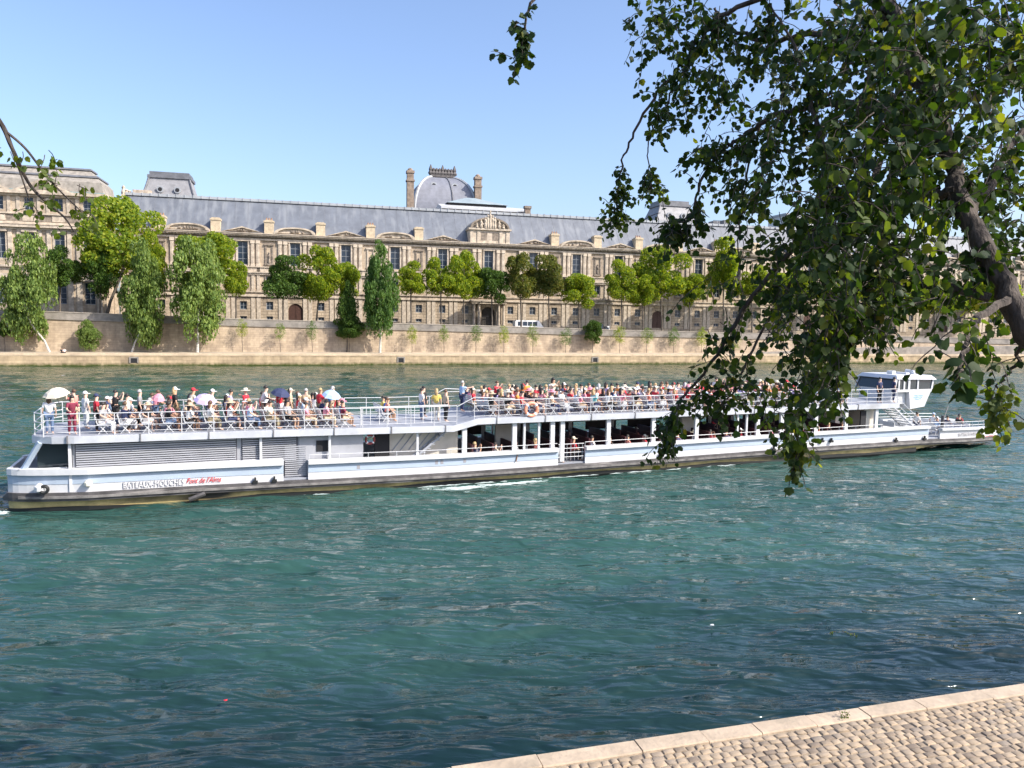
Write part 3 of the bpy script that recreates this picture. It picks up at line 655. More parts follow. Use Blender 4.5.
def corner_pavilion():
    """the taller pavilion closing the left end of the palace wing"""
    Y = -6.0; r = empty('corner_pavilion', FO.xy.to_3d(), FA); tag(r, 'tall stone corner pavilion with mansard roof at far left of the palace', 'building')
    X0, X1 = -150.0, -84.3
    att = window_mesh(1.6, 2.5, 2, 3); big = window_mesh(1.9, 5.0, 2, 4); gr = window_mesh(1.9, 4.2, 2, 4)
    xs = [-87.2-5.05*i for i in range(12)]
    holes = []
    for x in xs: holes += [(x-.8, x+.8, 28.4, 30.9), (x-.95, x+.95, 19.2, 24.2), (x-.95, x+.95, 10.7, 14.9)]
    mb = MB(); wall_holes(mb, X0, X1, 5, 31.4, holes, Y, .5)
    mb.add([(X1, Y, 5), (X1, 3, 5), (X1, 3, 31.4), (X1, Y, 31.4)], [(0, 1, 2, 3)])
    mb.build('wall', M_face, r)
    MB().box(X0, X1-.4, Y+.7, Y+.9, 6, 31).build('inner_wall', MATS['dim interior plaster'], r)
    for x in xs:
        put_window(att, x, 28.4, Y+.3, r, 'attic_window'); put_window(big, x, 19.2, Y+.3, r, 'tall_window'); put_window(gr, x, 10.7, Y+.3, r, 'ground_window')
    t = MB()
    for a, b, z0, z1 in ((-.5, .0, 15.2, 15.6), (-.3, .0, 15.601, 16.4), (-.45, 0, 17.6, 18.0), (-.3, 0, 24.7, 25.1), (-.9, 0, 25.101, 25.7), (-.15, 0, 25.701, 26.2), (-.3, 0, 27.6, 27.9), (-.4, 0, 31.0, 31.399), (-1.0, 0, 31.4, 32.0)):
        t.box(X0, X1-a*.8, Y+a, Y-.002, z0, z1)
        t.box(X1+.002, X1-a*.8, Y-.001, 3, z0, z1)
    t.build('cornice', M_trim, r)
    MB().box(X0, X1+.1, Y-.92, Y-.46, 25.5, 25.699).box(X0, X1, Y-.03, Y-.003, 26.3, 27.5).build('dark_band', M_dim, r)
    pm = MB().box(-.35, .35, Y-.25, Y-.003, 18.01, 24.69).box(-.3, .3, Y-.14, Y-.003, 27.91, 30.99).box(-.5, .5, Y-.14, Y-.003, 6, 15.19).mesh('pilaster'); pm.materials.append(M_trim)
    for x in xs:
        for dx in (-1.75, 1.75): link('pilaster', pm, None, r, (x+dx, 0, 0))
    n = MB()
    for x in xs: n.box(x-1.3, x+1.3, Y-.5, Y-.003, 24.25, 24.69).box(x-1.15, x-.951, Y-.1, Y-.003, 19, 24.24).box(x+.951, x+1.15, Y-.1, Y-.003, 19, 24.24).box(x-1.1, x+1.1, Y-.12, Y-.003, 26.35, 27.45)
    n.build('window_surround', M_trim, r)
    for x in (-94.75, -105, -120, -135):
        pd = MB().prism([(x-5, 32.01), (x, 34.3), (x+5, 32.01)], Y-.9, Y+1.5)
        q = pd.build('pediment', M_trim, r); MB().prism([(x-3.6, 32.25), (x, 33.85), (x+3.6, 32.25)], Y-.95, Y-.901).build('pediment_field', M_dim, q)
    # mansard: three slopes, slate pale then dark breaks
    def ring(z, i): return [(X0, Y+i, z), (X1-i, Y+i, z), (X1-i, 4-i, z), (X0, 4-i, z)]
    MB().loft([ring(32.0, .1), ring(34.3, .4), ring(35.3, 1.3)]).build('mansard_roof', mat('stone coloured slate', (.29, .265, .23), .8, .2, 1.2), r)
    MB().loft([ring(35.301, 1.0), ring(35.65, 1.1)]).build('roof_break', M_dark if False else M_zincd, r)
    MB().loft([ring(35.651, 1.6), ring(36.9, 3.0)]).build('upper_roof', mat('stone coloured slate', (.3, .3, .3)), r)
    MB().loft([ring(36.901, 2.6), ring(37.25, 2.7)]).build('roof_crown', M_zincd, r)
    ball = MB(); x = X1-1
    MB().box(X0, X1+.3, Y-.7, Y-.5, 32.02, 32.2).build('gutter', mat('green copper', (.2, .3, .3), .6, .2), r)
corner_pavilion()
print('buildings ok')

# ------------------------------------------------------------------ trees of the far bank
LEAF = {
 'plane': leaf_mat('yellow green plane leaves', [(0, (.075, .14, .015)), (.45, (.16, .24, .022)), (.8, (.28, .34, .03)), (1, (.36, .38, .045))], trans=.48),
 'deep': leaf_mat('deep green leaves', [(0, (.028, .065, .013)), (.5, (.055, .11, .018)), (1, (.10, .16, .028))], trans=.25),
 'olive': leaf_mat('olive tinged leaves', [(0, (.06, .09, .02)), (.5, (.11, .14, .03)), (1, (.19, .17, .045))], trans=.35),
 'pale': leaf_mat('pale grey green willow leaves', [(0, (.075, .13, .035)), (.5, (.14, .21, .05)), (1, (.23, .30, .08))], trans=.3),
 'poplar': leaf_mat('mid green poplar leaves', [(0, (.045, .10, .022)), (.5, (.08, .155, .035)), (1, (.13, .21, .055))], trans=.3)}
def crown_mesh(kind, seed, n=15000):
    g = np.random.default_rng(seed); C = []; Rr = []
    ncl = {'round': 36, 'tall': 120, 'willow': 80}[kind]
    while len(C) < ncl:
        p = g.uniform(-1, 1, 3); 
        if kind == 'round':
            if np.linalg.norm(p) > 1 or np.linalg.norm(p) < .25 or p[2] < -.75: continue
            r = g.uniform(.15, .31)
        elif kind == 'tall':
            w = .98*(1-abs(p[2]+.25)**2.4*.55) if p[2] < .55 else .55*(1-(p[2]-.55)/.45)+.15
            if math.hypot(p[0], p[1]) > w: continue
            r = g.uniform(.13, .22)
        else:
            w = 1-.45*p[2]**2 if p[2] < .3 else .95-.75*(p[2]-.3)
            if math.hypot(p[0], p[1]) > w: continue
            r = g.uniform(.15, .27)
        C.append(p*(.82 if kind == 'round' else .9)); Rr.append(r)
    C = np.array(C); Rr = np.array(Rr)
    prob = Rr**2/np.sum(Rr**2); ci = g.choice(ncl, n, p=prob)
    d = g.normal(size=(n, 3)); d /= np.linalg.norm(d, axis=1)[:, None]
    d[:, 2] = np.abs(d[:, 2])*np.where(g.random(n) < .72, 1, -1)
    rr = Rr[ci]*g.uniform(.55, 1.12, n)**.6
    cen = C[ci]+d*rr[:, None]*np.array([1.1, 1.1, .9 if kind == 'round' else 1.05])
    nrm = d*.55+g.normal(size=(n, 3))*.6; nrm /= np.linalg.norm(nrm, axis=1)[:, None]
    a = np.cross(nrm, g.normal(size=(n, 3))); a /= np.linalg.norm(a, axis=1)[:, None]; b = np.cross(nrm, a)
    sz = g.uniform(.02, .045, n)[:, None]; 
    if kind == 'tall': b[:, 2] *= 1.3
    if kind == 'willow': b[:, 2] *= 1.25
    V = np.stack([cen-a*sz, cen+b*sz*.8-a*sz*.1, cen+a*sz, cen-b*sz*.8+a*sz*.1], 1).reshape(-1, 3)
    return npmesh('crown', V, np.arange(4*n).reshape(-1, 4)), C
CR = {}
def crown_of(kind, v, m):
    if kind == 'sparse':
        key = (kind, v, m)
        if key not in CR:
            me, C = crown_mesh('willow', 70+v, 2200); me.transform(Matrix.Identity(4)); me.materials.append(LEAF[m]); CR[key] = (me, C)
        return CR[key]
    key = (kind, v, m)
    if key not in CR:
        me, C = crown_mesh(kind, {'round': 10, 'tall': 30, 'willow': 50}[kind]+v); me.materials.append(LEAF[m]); CR[key] = (me, C)
    return CR[key]
def tree(name, label, cat, group, base, crown_c, rx, rz, kind, leafk, v, bark=None, tr=.16, ry=None, twist=0):
    base = Vector(base); cc = Vector(crown_c)-base
    r = empty(name, base, 0); tag(r, label, cat, group)
    me, C = crown_of(kind, v, leafk)
    ry = ry or rx; t = MB(); top = cc+Vector((0, 0, rz*.35)); low = cc-Vector((0, 0, rz*.6))
    t.tube([(0, 0, -.15), (low.x*.25+.05, low.y*.3, low.z*.35), (low.x*.7-.03, low.y*.7, low.z*.72), tuple(low), tuple(cc), tuple(top)], [tr*1.35, tr, tr*.92, tr*.85, tr*.55, tr*.15], 7)
    trunk = t.build('trunk', bark or M_bark, r, smooth=True)
    rng = random.Random(v+int(base.x*3)); Rm = Matrix.Rotation(twist, 4, 'Z')
    L = MB()
    for i in rng.sample(range(len(C)), 11):
        e = Rm @ Vector((C[i][0]*rx, C[i][1]*ry, C[i][2]*rz)); st = low.lerp(top, rng.uniform(.05, .6)); e = cc+e
        if e.z < st.z: e.z = st.z+.3*abs(e.z-st.z)
        L.tube([st, st.lerp(e, .5)+Vector((0, 0, .12*rz*rng.random())), e], [tr*.4, tr*.22, tr*.07], 5)
    L.build('limbs', bark or M_bark, r)
    c = link('crown', me, None, r, cc); c.scale = (rx*1.08, ry, rz*(1.06 if kind == 'tall' else 1.03)); c.rotation_euler = (0, 0, twist)
    return r
def tree_px(name, label, cat, group, px, ytop, ybot, wpx, offs, kind, leafk, v, gz_, bark=None, tr=.16, base_px=None):
    P = BO+BN*offs; c = on_plane(px, (ytop+ybot)/2, P, BA); tp = on_plane(px, ytop, P, BA); bt = on_plane(px, ybot, P, BA)
    l = on_plane(px-wpx/2, (ytop+ybot)/2, P, BA); rr_ = on_plane(px+wpx/2, (ytop+ybot)/2, P, BA)
    rx = (rr_-l).length/2; rz = (tp.z-bt.z)/2
    b = on_plane(base_px if base_px else px, 330, P, BA); s = (b-BO).dot(BD)
    base = (b.x, b.y, (zpar(s)-1.03) if gz_ is None else gz_)
    return tree(name, label, cat, group, base, c, rx, rz, kind, leafk, v, bark, tr, min(rx, 4.2), v*1.3+px*.01)
def far_trees():
    G = 'street trees along the far quay'
    rows = [ # px, top, bottom, width, kind, leaf, variant, label
     (60, 247, 292, 44, 'deep', 0, 'dark green street tree right of the leaning pale willow'),
     (100, 250, 302, 40, 'deep', 1, 'dark green street tree under the big bright crown at left'),
     (123, 197, 285, 78, 'plane', 2, 'largest bright green street tree of the row, left before the slate roof'),
     (152, 235, 302, 36, 'plane', 3, 'bright street tree partly behind the second pale willow'),
     (206, 231, 292, 60, 'plane', 1, 'yellow green street tree rising behind the white trunked willow'),
     (236, 262, 300, 25, 'plane', 0, 'small yellow green street tree just right of the white trunked willow'),
     (283, 258, 305, 42, 'deep', 3, 'deep green street tree left of the arched brown door'),
     (319, 247, 306, 44, 'plane', 2, 'bright street tree with leaning trunk right of the arched brown door'),
     (348, 262, 304, 28, 'plane', 1, 'small bright street tree above the dark ivy shrub'),
     (411, 263, 299, 30, 'plane', 3, 'round yellow green street tree right of the tall poplar'),
     (441, 258, 300, 34, 'plane', 0, 'green street tree just left of the palace portal, second from it'),
     (464, 252, 303, 36, 'plane', 2, 'bright yellow street tree next to the portal on its left'),
     (492, 268, 305, 32, 'deep', 1, 'low green street tree directly before the palace portal'),
     (521, 254, 302, 40, 'olive', 2, 'olive brown tinged street tree first right of the portal'),
     (549, 257, 302, 36, 'olive', 3, 'olive brown tinged street tree second right of the portal'),
     (579, 274, 310, 36, 'plane', 1, 'round bright yellow street tree above the dark bush'),
     (622, 262, 306, 27, 'plane', 3, 'narrow bright street tree left of the right hand door'),
     (643, 276, 309, 27, 'plane', 0, 'small low street tree before the right hand brown door'),
     (661, 247, 302, 46, 'plane', 2, 'tall yellow green street tree right of the right hand door'),
     (690, 274, 308, 26, 'plane', 1, 'small yellow street tree under the near hanging twigs'),
     (724, 240, 300, 46, 'plane', 3, 'tall green street tree seen left of the drooping near branch'),
     (752, 266, 302, 34, 'plane', 0, 'yellow street tree behind the drooping near branch'),
     (790, 270, 308, 36, 'plane', 1, 'yellow street tree glimpsed through the near leaves, left one'),
     (835, 272, 312, 38, 'plane', 2, 'yellow street tree glimpsed through the near leaves, middle one'),
     (885, 274, 316, 42, 'plane', 3, 'yellow street tree glimpsed through the near leaves, right one'),
     (935, 278, 318, 44, 'plane', 0, 'street tree far right before the near thick limb'),
     (990, 280, 322, 46, 'plane', 1, 'street tree farthest right behind the near thick limb')]
    for px, a, b, w, lk, v, lab in rows:
        base = {123: 106, 319: 316, 152: 147, 661: 662}.get(px)
        tree_px('plane_tree', lab, 'tree', G, px, a-2, b+2, w*1.12, 12.2 if px < 800 else 11 - (px-800)*.012, 'round', lk, v, None, None, .17 if px != 123 else .26, base)
    # trees on the lower quay
    tree_px('willow_tree', 'pale willow with leaning white trunk at the far left of the quay', 'tree', None, 27, 236, 340, 54, 5.6, 'willow', 'pale', 0, 2.15, M_barkw, .17, 49)
    tree_px('willow_tree', 'narrow pale willow, second from the left on the lower quay', 'tree', None, 143, 248, 345, 46, 6, 'willow', 'pale', 1, 2.15, M_barkw, .15, 131)
    tree_px('willow_tree', 'broad pale willow with straight white trunk on the lower quay', 'tree', None, 198, 240, 340, 74, 5.4, 'willow', 'pale', 2, 2.15, M_barkw, .2, 197)
    tree_px('poplar_tree', 'tall upright dark green poplar on the lower quay', 'tree', None, 381, 243, 332, 35, 5.2, 'tall', 'poplar', 2, 2.15, M_barkw, .2, 380)
    tree_px('ivy_tree', 'slim dark green tree growing on the quay wall left of the poplar', 'tree', None, 347, 284, 336, 21, 8.0, 'willow', 'deep', 3, 2.15, None, .12)
    tree_px('bush', 'dark ivy shrub hanging over the quay wall beside the poplar', 'shrub', None, 349, 315, 341, 30, 7.6, 'round', 'deep', 2, 2.15, None, .06)
    tree_px('bush', 'dark green bush on the quay wall below the yellow round tree', 'shrub', None, 593, 319, 346, 20, 7.4, 'round', 'deep', 1, 2.15, None, .06)
    tree_px('bush', 'grey green shrub against the quay wall between the two left willows', 'shrub', None, 89, 321, 350, 24, 6.5, 'willow', 'pale', 3, 2.15, None, .05)
    tree_px('bush', 'dark shrub in the shade at the far left foot of the quay wall', 'shrub', None, 4, 320, 340, 14, 7.2, 'round', 'deep', 0, 2.15, None, .05)
    sap = [(242, 320, 336), (280, 323, 338), (312, 322, 340), (412, 327, 342), (444, 326, 341), (476, 325, 341), (504, 327, 343), (533, 326, 344), (566, 329, 344), (620, 326, 342), (647, 329, 343), (674, 329, 344), (702, 328, 344), (735, 333, 348)]
    for i, (px, a, b) in enumerate(sap):
        ordn = ['first', 'second', 'third', 'fourth', 'fifth', 'sixth', 'seventh', 'eighth', 'ninth', 'tenth', 'eleventh', 'twelfth', 'thirteenth', 'fourteenth'][i]
        tree_px('sapling', f'young sapling against the tan quay wall, {ordn} from the left of its row', 'sapling', 'saplings along the far quay wall', px, a-1, b+2, 12, 7.0, 'sparse', ['plane', 'pale', 'poplar'][i % 3], i % 4, 2.15, None, .05)
far_trees()
print('trees ok')

# ------------------------------------------------------------------ excursion boat
BTO = Vector((-21.99, 32.95, 0)); BTA = rad(22.5)
W_PAINT = mat('white boat paint', (.62, .63, .645), .35, .06, 1.2, stain=((.55, .54, .50), .9, .66, (.5, 1, 2.5)))
W_BLUE = mat('pale blue grey boat paint and ledge shade', (.42, .50, .60), .4, .05, 1)  # strut paint; also the painted shade below the bulwark ledges
M_rail = mat('white railing paint', (.58, .59, .60), .4, 0)
M_hull = mat('ochre hull with rust', (.56, .44, .19), .6, .25, 1.3, .2, stain=((.03, .027, .022), .4, .50, (.5, 1, 2.2)))
M_black = mat('black antifouling', (.015, .016, .016), .5, .1, 1)
M_rub = mat('dark grey rubbing strake', (.085, .08, .08), .7, .3, 1.5, .2, stain=((.33, .31, .29), 1.2, .58, (.4, 1, 3)))
M_louv = mat('light grey louvre steel', (.36, .37, .40), .45, .08, 1)
M_deck = mat('grey blue deck', (.30, .32, .36), .7, .12, 1.5)
M_int = mat('dark boat interior', (.03, .022, .026), .7, .2, 2)
M_seatd = mat('dark maroon seat', (.06, .015, .02), .6, .2, 3)
M_glass = mat('tinted cabin glass', (.03, .04, .045), .08, 0, spec=.8)
M_cream2 = mat('cream painted panel', (.62, .58, .5), .6, .08, 1)
M_red = mat('signal red', (.6, .02, .03), .5, 0)
def sheer(u): return interp(u, [(0, .10), (8, .06), (20, -.10), (32, -.06), (45, .05), (56, .08), (64.2, -.08)])
def vn(u):  # near side outline; far side mirrors about v = 2.65
    if u < 3: return 1.25*(1-min(1, max(0, u+.4)/3.4)**.42)
    if u > 59: return .75*((u-59)/6.0)**2.5
    return 0
BW = 5.3
def boat():
    r = empty('excursion_boat', BTO, BTA); tag(r, 'long white double deck river excursion boat crowded with passengers', 'boat')
    us = [-.4, -.3, -.1, .15, .5, .8, 1.2, 1.7, 2.3, 3]+[3+i*2.5 for i in range(1, 22)]+[58, 59, 60, 61, 62, 63, 64, 64.7, 65]
    # hull below the strake
    def keel(u): return interp(u, [(0, -.9), (45, -.9), (50, -.5), (54.5, 0.02), (58, .28), (65, .38)])
    H_ = MB(); rings = []
    for u in us:
        k = keel(u); a = vn(u)+.12; b = BW-vn(u)-.12; t = .44+sheer(u); k = min(k, t-.05)
        ins = .3+max(0, (u-50))*.03
        rings.append([(u, a, t), (u, a+.02, max(.1, k+.1)), (u, a+ins, k), (u, b-ins, k), (u, b-.02, max(.1, k+.1)), (u, b, t)])
    H_.loft(rings); hull = H_.build('hull', M_hull, r)
    H_ = MB(); rings = []
    for u in [x for x in us if x < 58]:
        k = keel(u); a = vn(u)+.10; b = BW-vn(u)-.10; t = .15+.07*math.sin(u*.7)+max(0, u-46)*.012
        rings.append([(u-.02, a, t), (u-.02, a, min(.02, t-.1)), (u-.02, a+.2, min(-.3, t-.2)), (u-.02, b-.2, min(-.3, t-.2)), (u-.02, b, min(.02, t-.1)), (u-.02, b, t)])
    H_.loft(rings).build('bottom_paint', M_black, hull)
    # rubbing strake
    S = MB(); rings = []
    for u in us:
        a = vn(u)-.12; b = BW-vn(u)+.12; z = sheer(u)
        rings.append([(u-(.15 if u < -.35 else 0), a, .42+z), (u-(.15 if u < -.35 else 0), a-.02, .58+z), (u, a, .8+z), (u, b, .8+z), (u, b+.02, .58+z), (u, b, .42+z)])
    S.loft(rings).build('rubbing_strake', M_rub, r)
    S = MB()
    rings = [[(u, vn(u)-.2, .55+sheer(u)), (u, vn(u)-.2, .66+sheer(u)), (u, vn(u)-.1, .66+sheer(u)), (u, vn(u)-.1, .55+sheer(u))] for u in us[3:]]
    S.loft(rings).build('fender_strip', mat('pale scuffed rubber', (.2, .19, .18), .8, .3, 2), r)
    # lower deck floor
    D = MB(); D.loft([[(u, vn(u)+.1, .81+sheer(u)), (u, vn(u)+.1, .9+sheer(u)), (u, BW-vn(u)-.1, .9+sheer(u)), (u, BW-vn(u)-.1, .81+sheer(u))] for u in us]).build('lower_deck', M_deck, r)
    # bulwark pieces, both sides; cap ledge on each
    segs = [(-.32, 11.55), (12.75, 26.75), (28.5, 56.5), (57.7, 64.9)]
    def side(u, off, s): v = vn(u)+off; return v if s == 0 else BW-v
    for s in (0, 1):
        for gi, (a, b) in enumerate(segs):
            uu = [a]+[x for x in us if a < x < b]+[b]
            top = (1.62, 1.60, 1.60, 1.42)[gi]
            mb = MB().loft([[(u, side(u, 0, s), .80+sheer(u)), (u, side(u, .02, s), top+sheer(u)), (u, side(u, .14, s), top+sheer(u)), (u, side(u, .12, s), .80+sheer(u))] for u in uu])
            bw = mb.build('bulwark', W_PAINT, r)
            hgt = (.27, .20, .20, .16)[gi]
            MB().loft([[(u, side(u, -.17, s), top+.001+sheer(u)), (u, side(u, -.17, s), top+hgt+sheer(u)), (u, side(u, .25, s), top+hgt+sheer(u)), (u, side(u, .25, s), top+.001+sheer(u))] for u in uu]).build('ledge', W_PAINT, bw)
            if gi != 3: MB().loft([[(u, side(u, -.012, s), 1.18+sheer(u)), (u, side(u, -.010, s), top-.01+sheer(u)), (u, side(u, -.001, s), top-.01+sheer(u)), (u, side(u, -.001, s), 1.18+sheer(u))] for u in uu]).build('ledge_shade_band', W_BLUE, bw)  # overhanging ledge's shadow, put into colour as a bluish band
    # stern closing piece
    MB().box(-.33, -.2, 1.2, BW-1.2, .8, 1.95).build('stern_panel', W_PAINT, r)
    # lettering on the near side
    def lettering(txt, u0, u1, z0, h, v, m, shear=0, outline=False, name='lettering', parent=r):
        c = bpy.data.curves.new('t', 'FONT'); c.body = txt; c.size = 1; c.extrude = .006; c.shear = shear; c.space_character = 1.02
        if outline: c.offset = -.012
        t = bpy.data.objects.new('t', c); scene.collection.objects.link(t)
        dg = bpy.context.evaluated_depsgraph_get(); me = bpy.data.meshes.new_from_object(t.evaluated_get(dg)); me.name = name
        xs = [q.co.x for q in me.vertices]; ys = [q.co.y for q in me.vertices]; x0, x1, y0, y1 = min(xs), max(xs), min(ys), max(ys)
        for q in me.vertices:
            X = (q.co.x-x0)/(x1-x0); Y = (q.co.y-y0)/(y1-y0); u = u0+(u1-u0)*X
            q.co = (u, v-q.co.z+ (vn(u) if v < 1 else 0), z0+h*Y)
        bpy.data.objects.remove(t); me.materials.clear(); o = link(name, me, m, parent); return o
    lettering('BATEAUX-MOUCHES', 4.4, 6.98, .93, .30, -.03, mat('grey lettering', (.33, .32, .34), .5, 0))
    lettering('BATEAUX-MOUCHES', 4.43, 7.01, .955, .245, -.042, mat('white lettering', (.82, .82, .82), .5, 0), outline=True, name='lettering_fill')
    lettering("Pont de l'Alma", 7.1, 8.65, .99, .27, -.04, M_red, shear=.45, name='red_lettering')
    lettering('BATEAUX-MOUCHES', 59.6, 62.4, .93, .26, -.04, mat('grey lettering', (.33, .32, .34)), name='lettering')
    lettering("Pont de l'Alma", 62.0, 64.0, .62, .26, -.10, M_red, shear=.45, name='red_lettering')
    # upper deck
    def dz(u): return interp(u, [(0, 3.50), (10, 3.42), (20.4, 3.28), (21.8, 3.62), (60, 3.60)])
    du = [.75, .85, 1.1, 1.6]+[2.5+i for i in range(18)]+[20.4, 21.0, 21.8]+[23+i*2 for i in range(14)]+[50, 53.3]
    def dv(u): return .75*(1-min(1, (u-.75)/1.4))**1.6 - .12
    MB().loft([[(u, dv(u), dz(u)-.34), (u, dv(u)-.03, dz(u)-.02), (u, BW-dv(u)+.03, dz(u)-.02), (u, BW-dv(u), dz(u)-.34)] for u in du]).build('deck_beam', mat('grey white beam paint', (.58, .60, .64), .45, .1, 1, stain=((.33, .33, .34), .7, .62, (.4, 1, 1))), r)
    MB().loft([[(u, dv(u)+.08, dz(u)-.018), (u, dv(u)+.08, dz(u)), (u, BW-dv(u)-.08, dz(u)), (u, BW-dv(u)-.08, dz(u)-.018)] for u in du]).build('upper_deck', M_deck, r)
    jn = MB()
    for u in np.arange(2.2, 51, 2.95): jn.box(u, u+.06, dv(u)-.045, dv(u)+.1, dz(u)-.33, dz(u)+.02)
    jn.build('beam_joints', mat('dark seam', (.16, .16, .17), .7, 0), r)
    # stern shelter glazing and slanted struts
    MB().box(.9, 2.15, .75, BW-.75, 1.7, 3.13).build('stern_glazing', M_glass, r)
    MB().tube([(.25, .8, 1.75), (1.1, .35, 3.2)], .13, 6).build('strut', W_BLUE, r); MB().tube([(.25, BW-.8, 1.75), (1.1, BW-.35, 3.2)], .13, 6).build('strut', W_BLUE, r)
    MB().box(.2, 2.1, .45, .5, 1.95, 2.0).box(.2, .25, .45, BW-.45, 1.95, 2.0).build('stern_rail', M_rail, r)
    # louvred machinery casing
    MB().box(2.35, 15.6, .35, BW-.35, .92, 3.15).build('casing', M_louv, r)
    lv = MB(); z = 1.80
    while z < 3.04: 
        lv.box(2.5, 9.35, .24, .349, z, z+.055); lv.box(9.65, 12.2, .25, .349, z, z+.05); z += .105
    z = .98
    while z < 2.5: lv.box(11.65, 12.7, .27, .349, z, z+.05); z += .105
    lv.build('louvres', mat('pale louvre blades', (.40, .41, .44), .4, .05, 1), r)
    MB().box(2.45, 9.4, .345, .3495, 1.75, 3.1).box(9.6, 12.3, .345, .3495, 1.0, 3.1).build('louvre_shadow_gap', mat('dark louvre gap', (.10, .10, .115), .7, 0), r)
    MB().box(13.2, 13.9, .32, .349, 2.15, 2.72).build('hatch', M_dark, r)
    MB().box(12.35, 13.05, .31, .3495, 1.0, 2.9).build('casing_door', M_louv, r)
    # posts on the near and far side
    def bu(px, py=445): return (on_plane(px, py, BTO, BTA)-BTO).dot(Vector((math.cos(BTA), math.sin(BTA), 0)))
    posts = [2.28]+[bu(p) for p in (261, 330, 418, 465, 515, 525, 539.5, 553, 563, 609, 654, 697, 738, 747, 758, 782, 816, 846, 876)]
    thin = MB().box(-.06, .06, -.06, .06, .9, 3.24).mesh('post'); thin.materials.append(W_PAINT)
    fat = MB().box(-.13, .13, -.08, .08, .9, 3.26).mesh('post'); fat.materials.append(W_PAINT)
    for i, u in enumerate(posts):
        for v in (.14, BW-.14): link('post', fat if i >= 4 and i not in (6, 7, 13, 14) else thin, None, r, (u, v, 0))
    # midships: red kit, door and cream bulkhead with companionway
    MB().box(16.3, 17.1, .8, .95, .92, 3.1).build('dark_door', M_dark, r)
    MB().box(17.15, 21.0, 1.0, 1.1, .92, 3.1).build('cream_bulkhead', M_cream2, r)
    st = MB()
    for i in range(9): st.box(18.2+i*.26, 18.5+i*.26, .45, .95, 1.35+i*.21, 1.39+i*.21)
    st.tube([(18.0, .42, 1.2), (20.5, .42, 3.2)], .07, 5).tube([(18.0, .98, 1.2), (20.5, .98, 3.2)], .07, 5); st.build('companion_stair', mat('grey stair steel', (.36, .38, .42), .5, 0), r)
    bars = MB()
    for i in range(5): bars.tube([(17.3+i*.45, .97, 1.9), (18.2+i*.45, .97, 3.0)], .03, 4)
    bars.build('diagonal_bars', mat('grey stair steel', (.36, .38, .42)), r)
    # dim saloon: ceiling shadow, centre partition, rows of dark seats, far glazing
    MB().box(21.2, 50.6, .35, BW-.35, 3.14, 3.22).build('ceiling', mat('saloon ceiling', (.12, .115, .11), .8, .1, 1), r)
    gl = MB()
    for u in np.arange(21.6, 50, 3.2): gl.box(u, u+2.3, BW-.2, BW-.16, 1.9, 2.55)
    gl.build('far_side_panels', M_int, r)
    MB().box(24.0, 25.4, 2.9, 3.1, .92, 3.12).box(37.2, 38.2, 2.9, 3.1, .92, 3.12).box(48.8, 49.6, 1.2, 4.0, .92, 3.12).build('partition', M_cream2, r)
    seat = MB().box(0, .5, 0, 1.9, .42, .5).box(.0, .1, 0, 1.9, .5, 1.28).box(.05, .1, .1, .16, 0, .42).box(.4, .45, 1.7, 1.76, 0, .42).mesh('saloon_seat'); seat.materials.append(M_seatd)
    for i in range(23):
        u = 21.6+i*1.22
        for v in (.35, 3.05): link('saloon_seat', seat, None, r, (u, v, .9+sheer(u)))
    # upper deck benches, one mesh shared
    b = MB()
    for y in (.08, 1.0, 1.95):
        b.tube([(.02, y, 0), (.36, y, .42)], .022, 5).tube([(.40, y, 0), (.06, y, .42)], .022, 5).tube([(.0, y, .42), (-.12, y, .88)], .022, 5)
    b.box(-.02, .42, 0, 2.05, .41, .45)
    for z, x in ((.55, -.04), (.68, -.075), (.81, -.105)): b.box(x-.02, x+.01, 0, 2.05, z, z+.09)
    bench = b.mesh('bench'); bench.materials.append(M_rail)
    rowsA = [3.4+.92*i for i in range(13)]; rowsB = [22.6+.93*i for i in range(29)]
    for u in rowsA+rowsB:
        for v in (.22, BW-.22-2.05): link('bench', bench, None, r, (u, v, dz(u)))
    for u in (17.0,): link('bench', bench, None, r, (u, 1.9, dz(u)))
    # railings around the upper deck
    for s in (0, 1):
        v = 0.0 if s == 0 else BW
        R_ = MB(); 
        spans = [(1.3, 15.4), (15.5, 20.6), (21.6, 53.2)]
        for a, c in spans:
            for h in (1.0, .72, .44, .16): R_.tube([(a, v, dz(a)+h), ((a+c)/2, v, dz((a+c)/2)+h), (c, v, dz(c)+h)], .022 if h == 1.0 else .014, 5)
            n_ = max(1, round((c-a)/1.45))
            for i in range(n_+1): u = a+(c-a)*i/n_; R_.tube([(u, v, dz(u)-.02), (u, v, dz(u)+1.0)], .022, 5)
        R_.tube([(20.6, v, dz(20.6)+.95), (21.6, v, dz(21.6)+1.2), (24, v, dz(24)+1.0)], .025, 5)
        R_.build('upper_railing', M_rail, r)
    R_ = MB()
    for h in (1.0, .6, .25): R_.tube([(1.3, 0, 3.5+h), (.85, .7, 3.5+h), (.8, 2.65, 3.5+h), (.85, BW-.7, 3.5+h), (1.3, BW, 3.5+h)], .024, 5)
    for p in ((.85, .7), (.8, 2.65), (.85, BW-.7)): R_.tube([(p[0], p[1], 3.45), (p[0], p[1], 4.5)], .022, 5)
    R_.build('stern_railing', M_rail, r)
    # screens around the stair openings amidships
    sc = MB()
    for u in np.arange(15.6, 20.4, .48): sc.box(u, u+.03, .9, .93, 3.32, 4.25)
    sc.box(15.55, 20.4, .89, .94, 4.25, 4.31); sc
    sc.build('stair_screen', M_rail, r)
    # low rail on the bulwark ledge of the lower deck
    lr = MB()
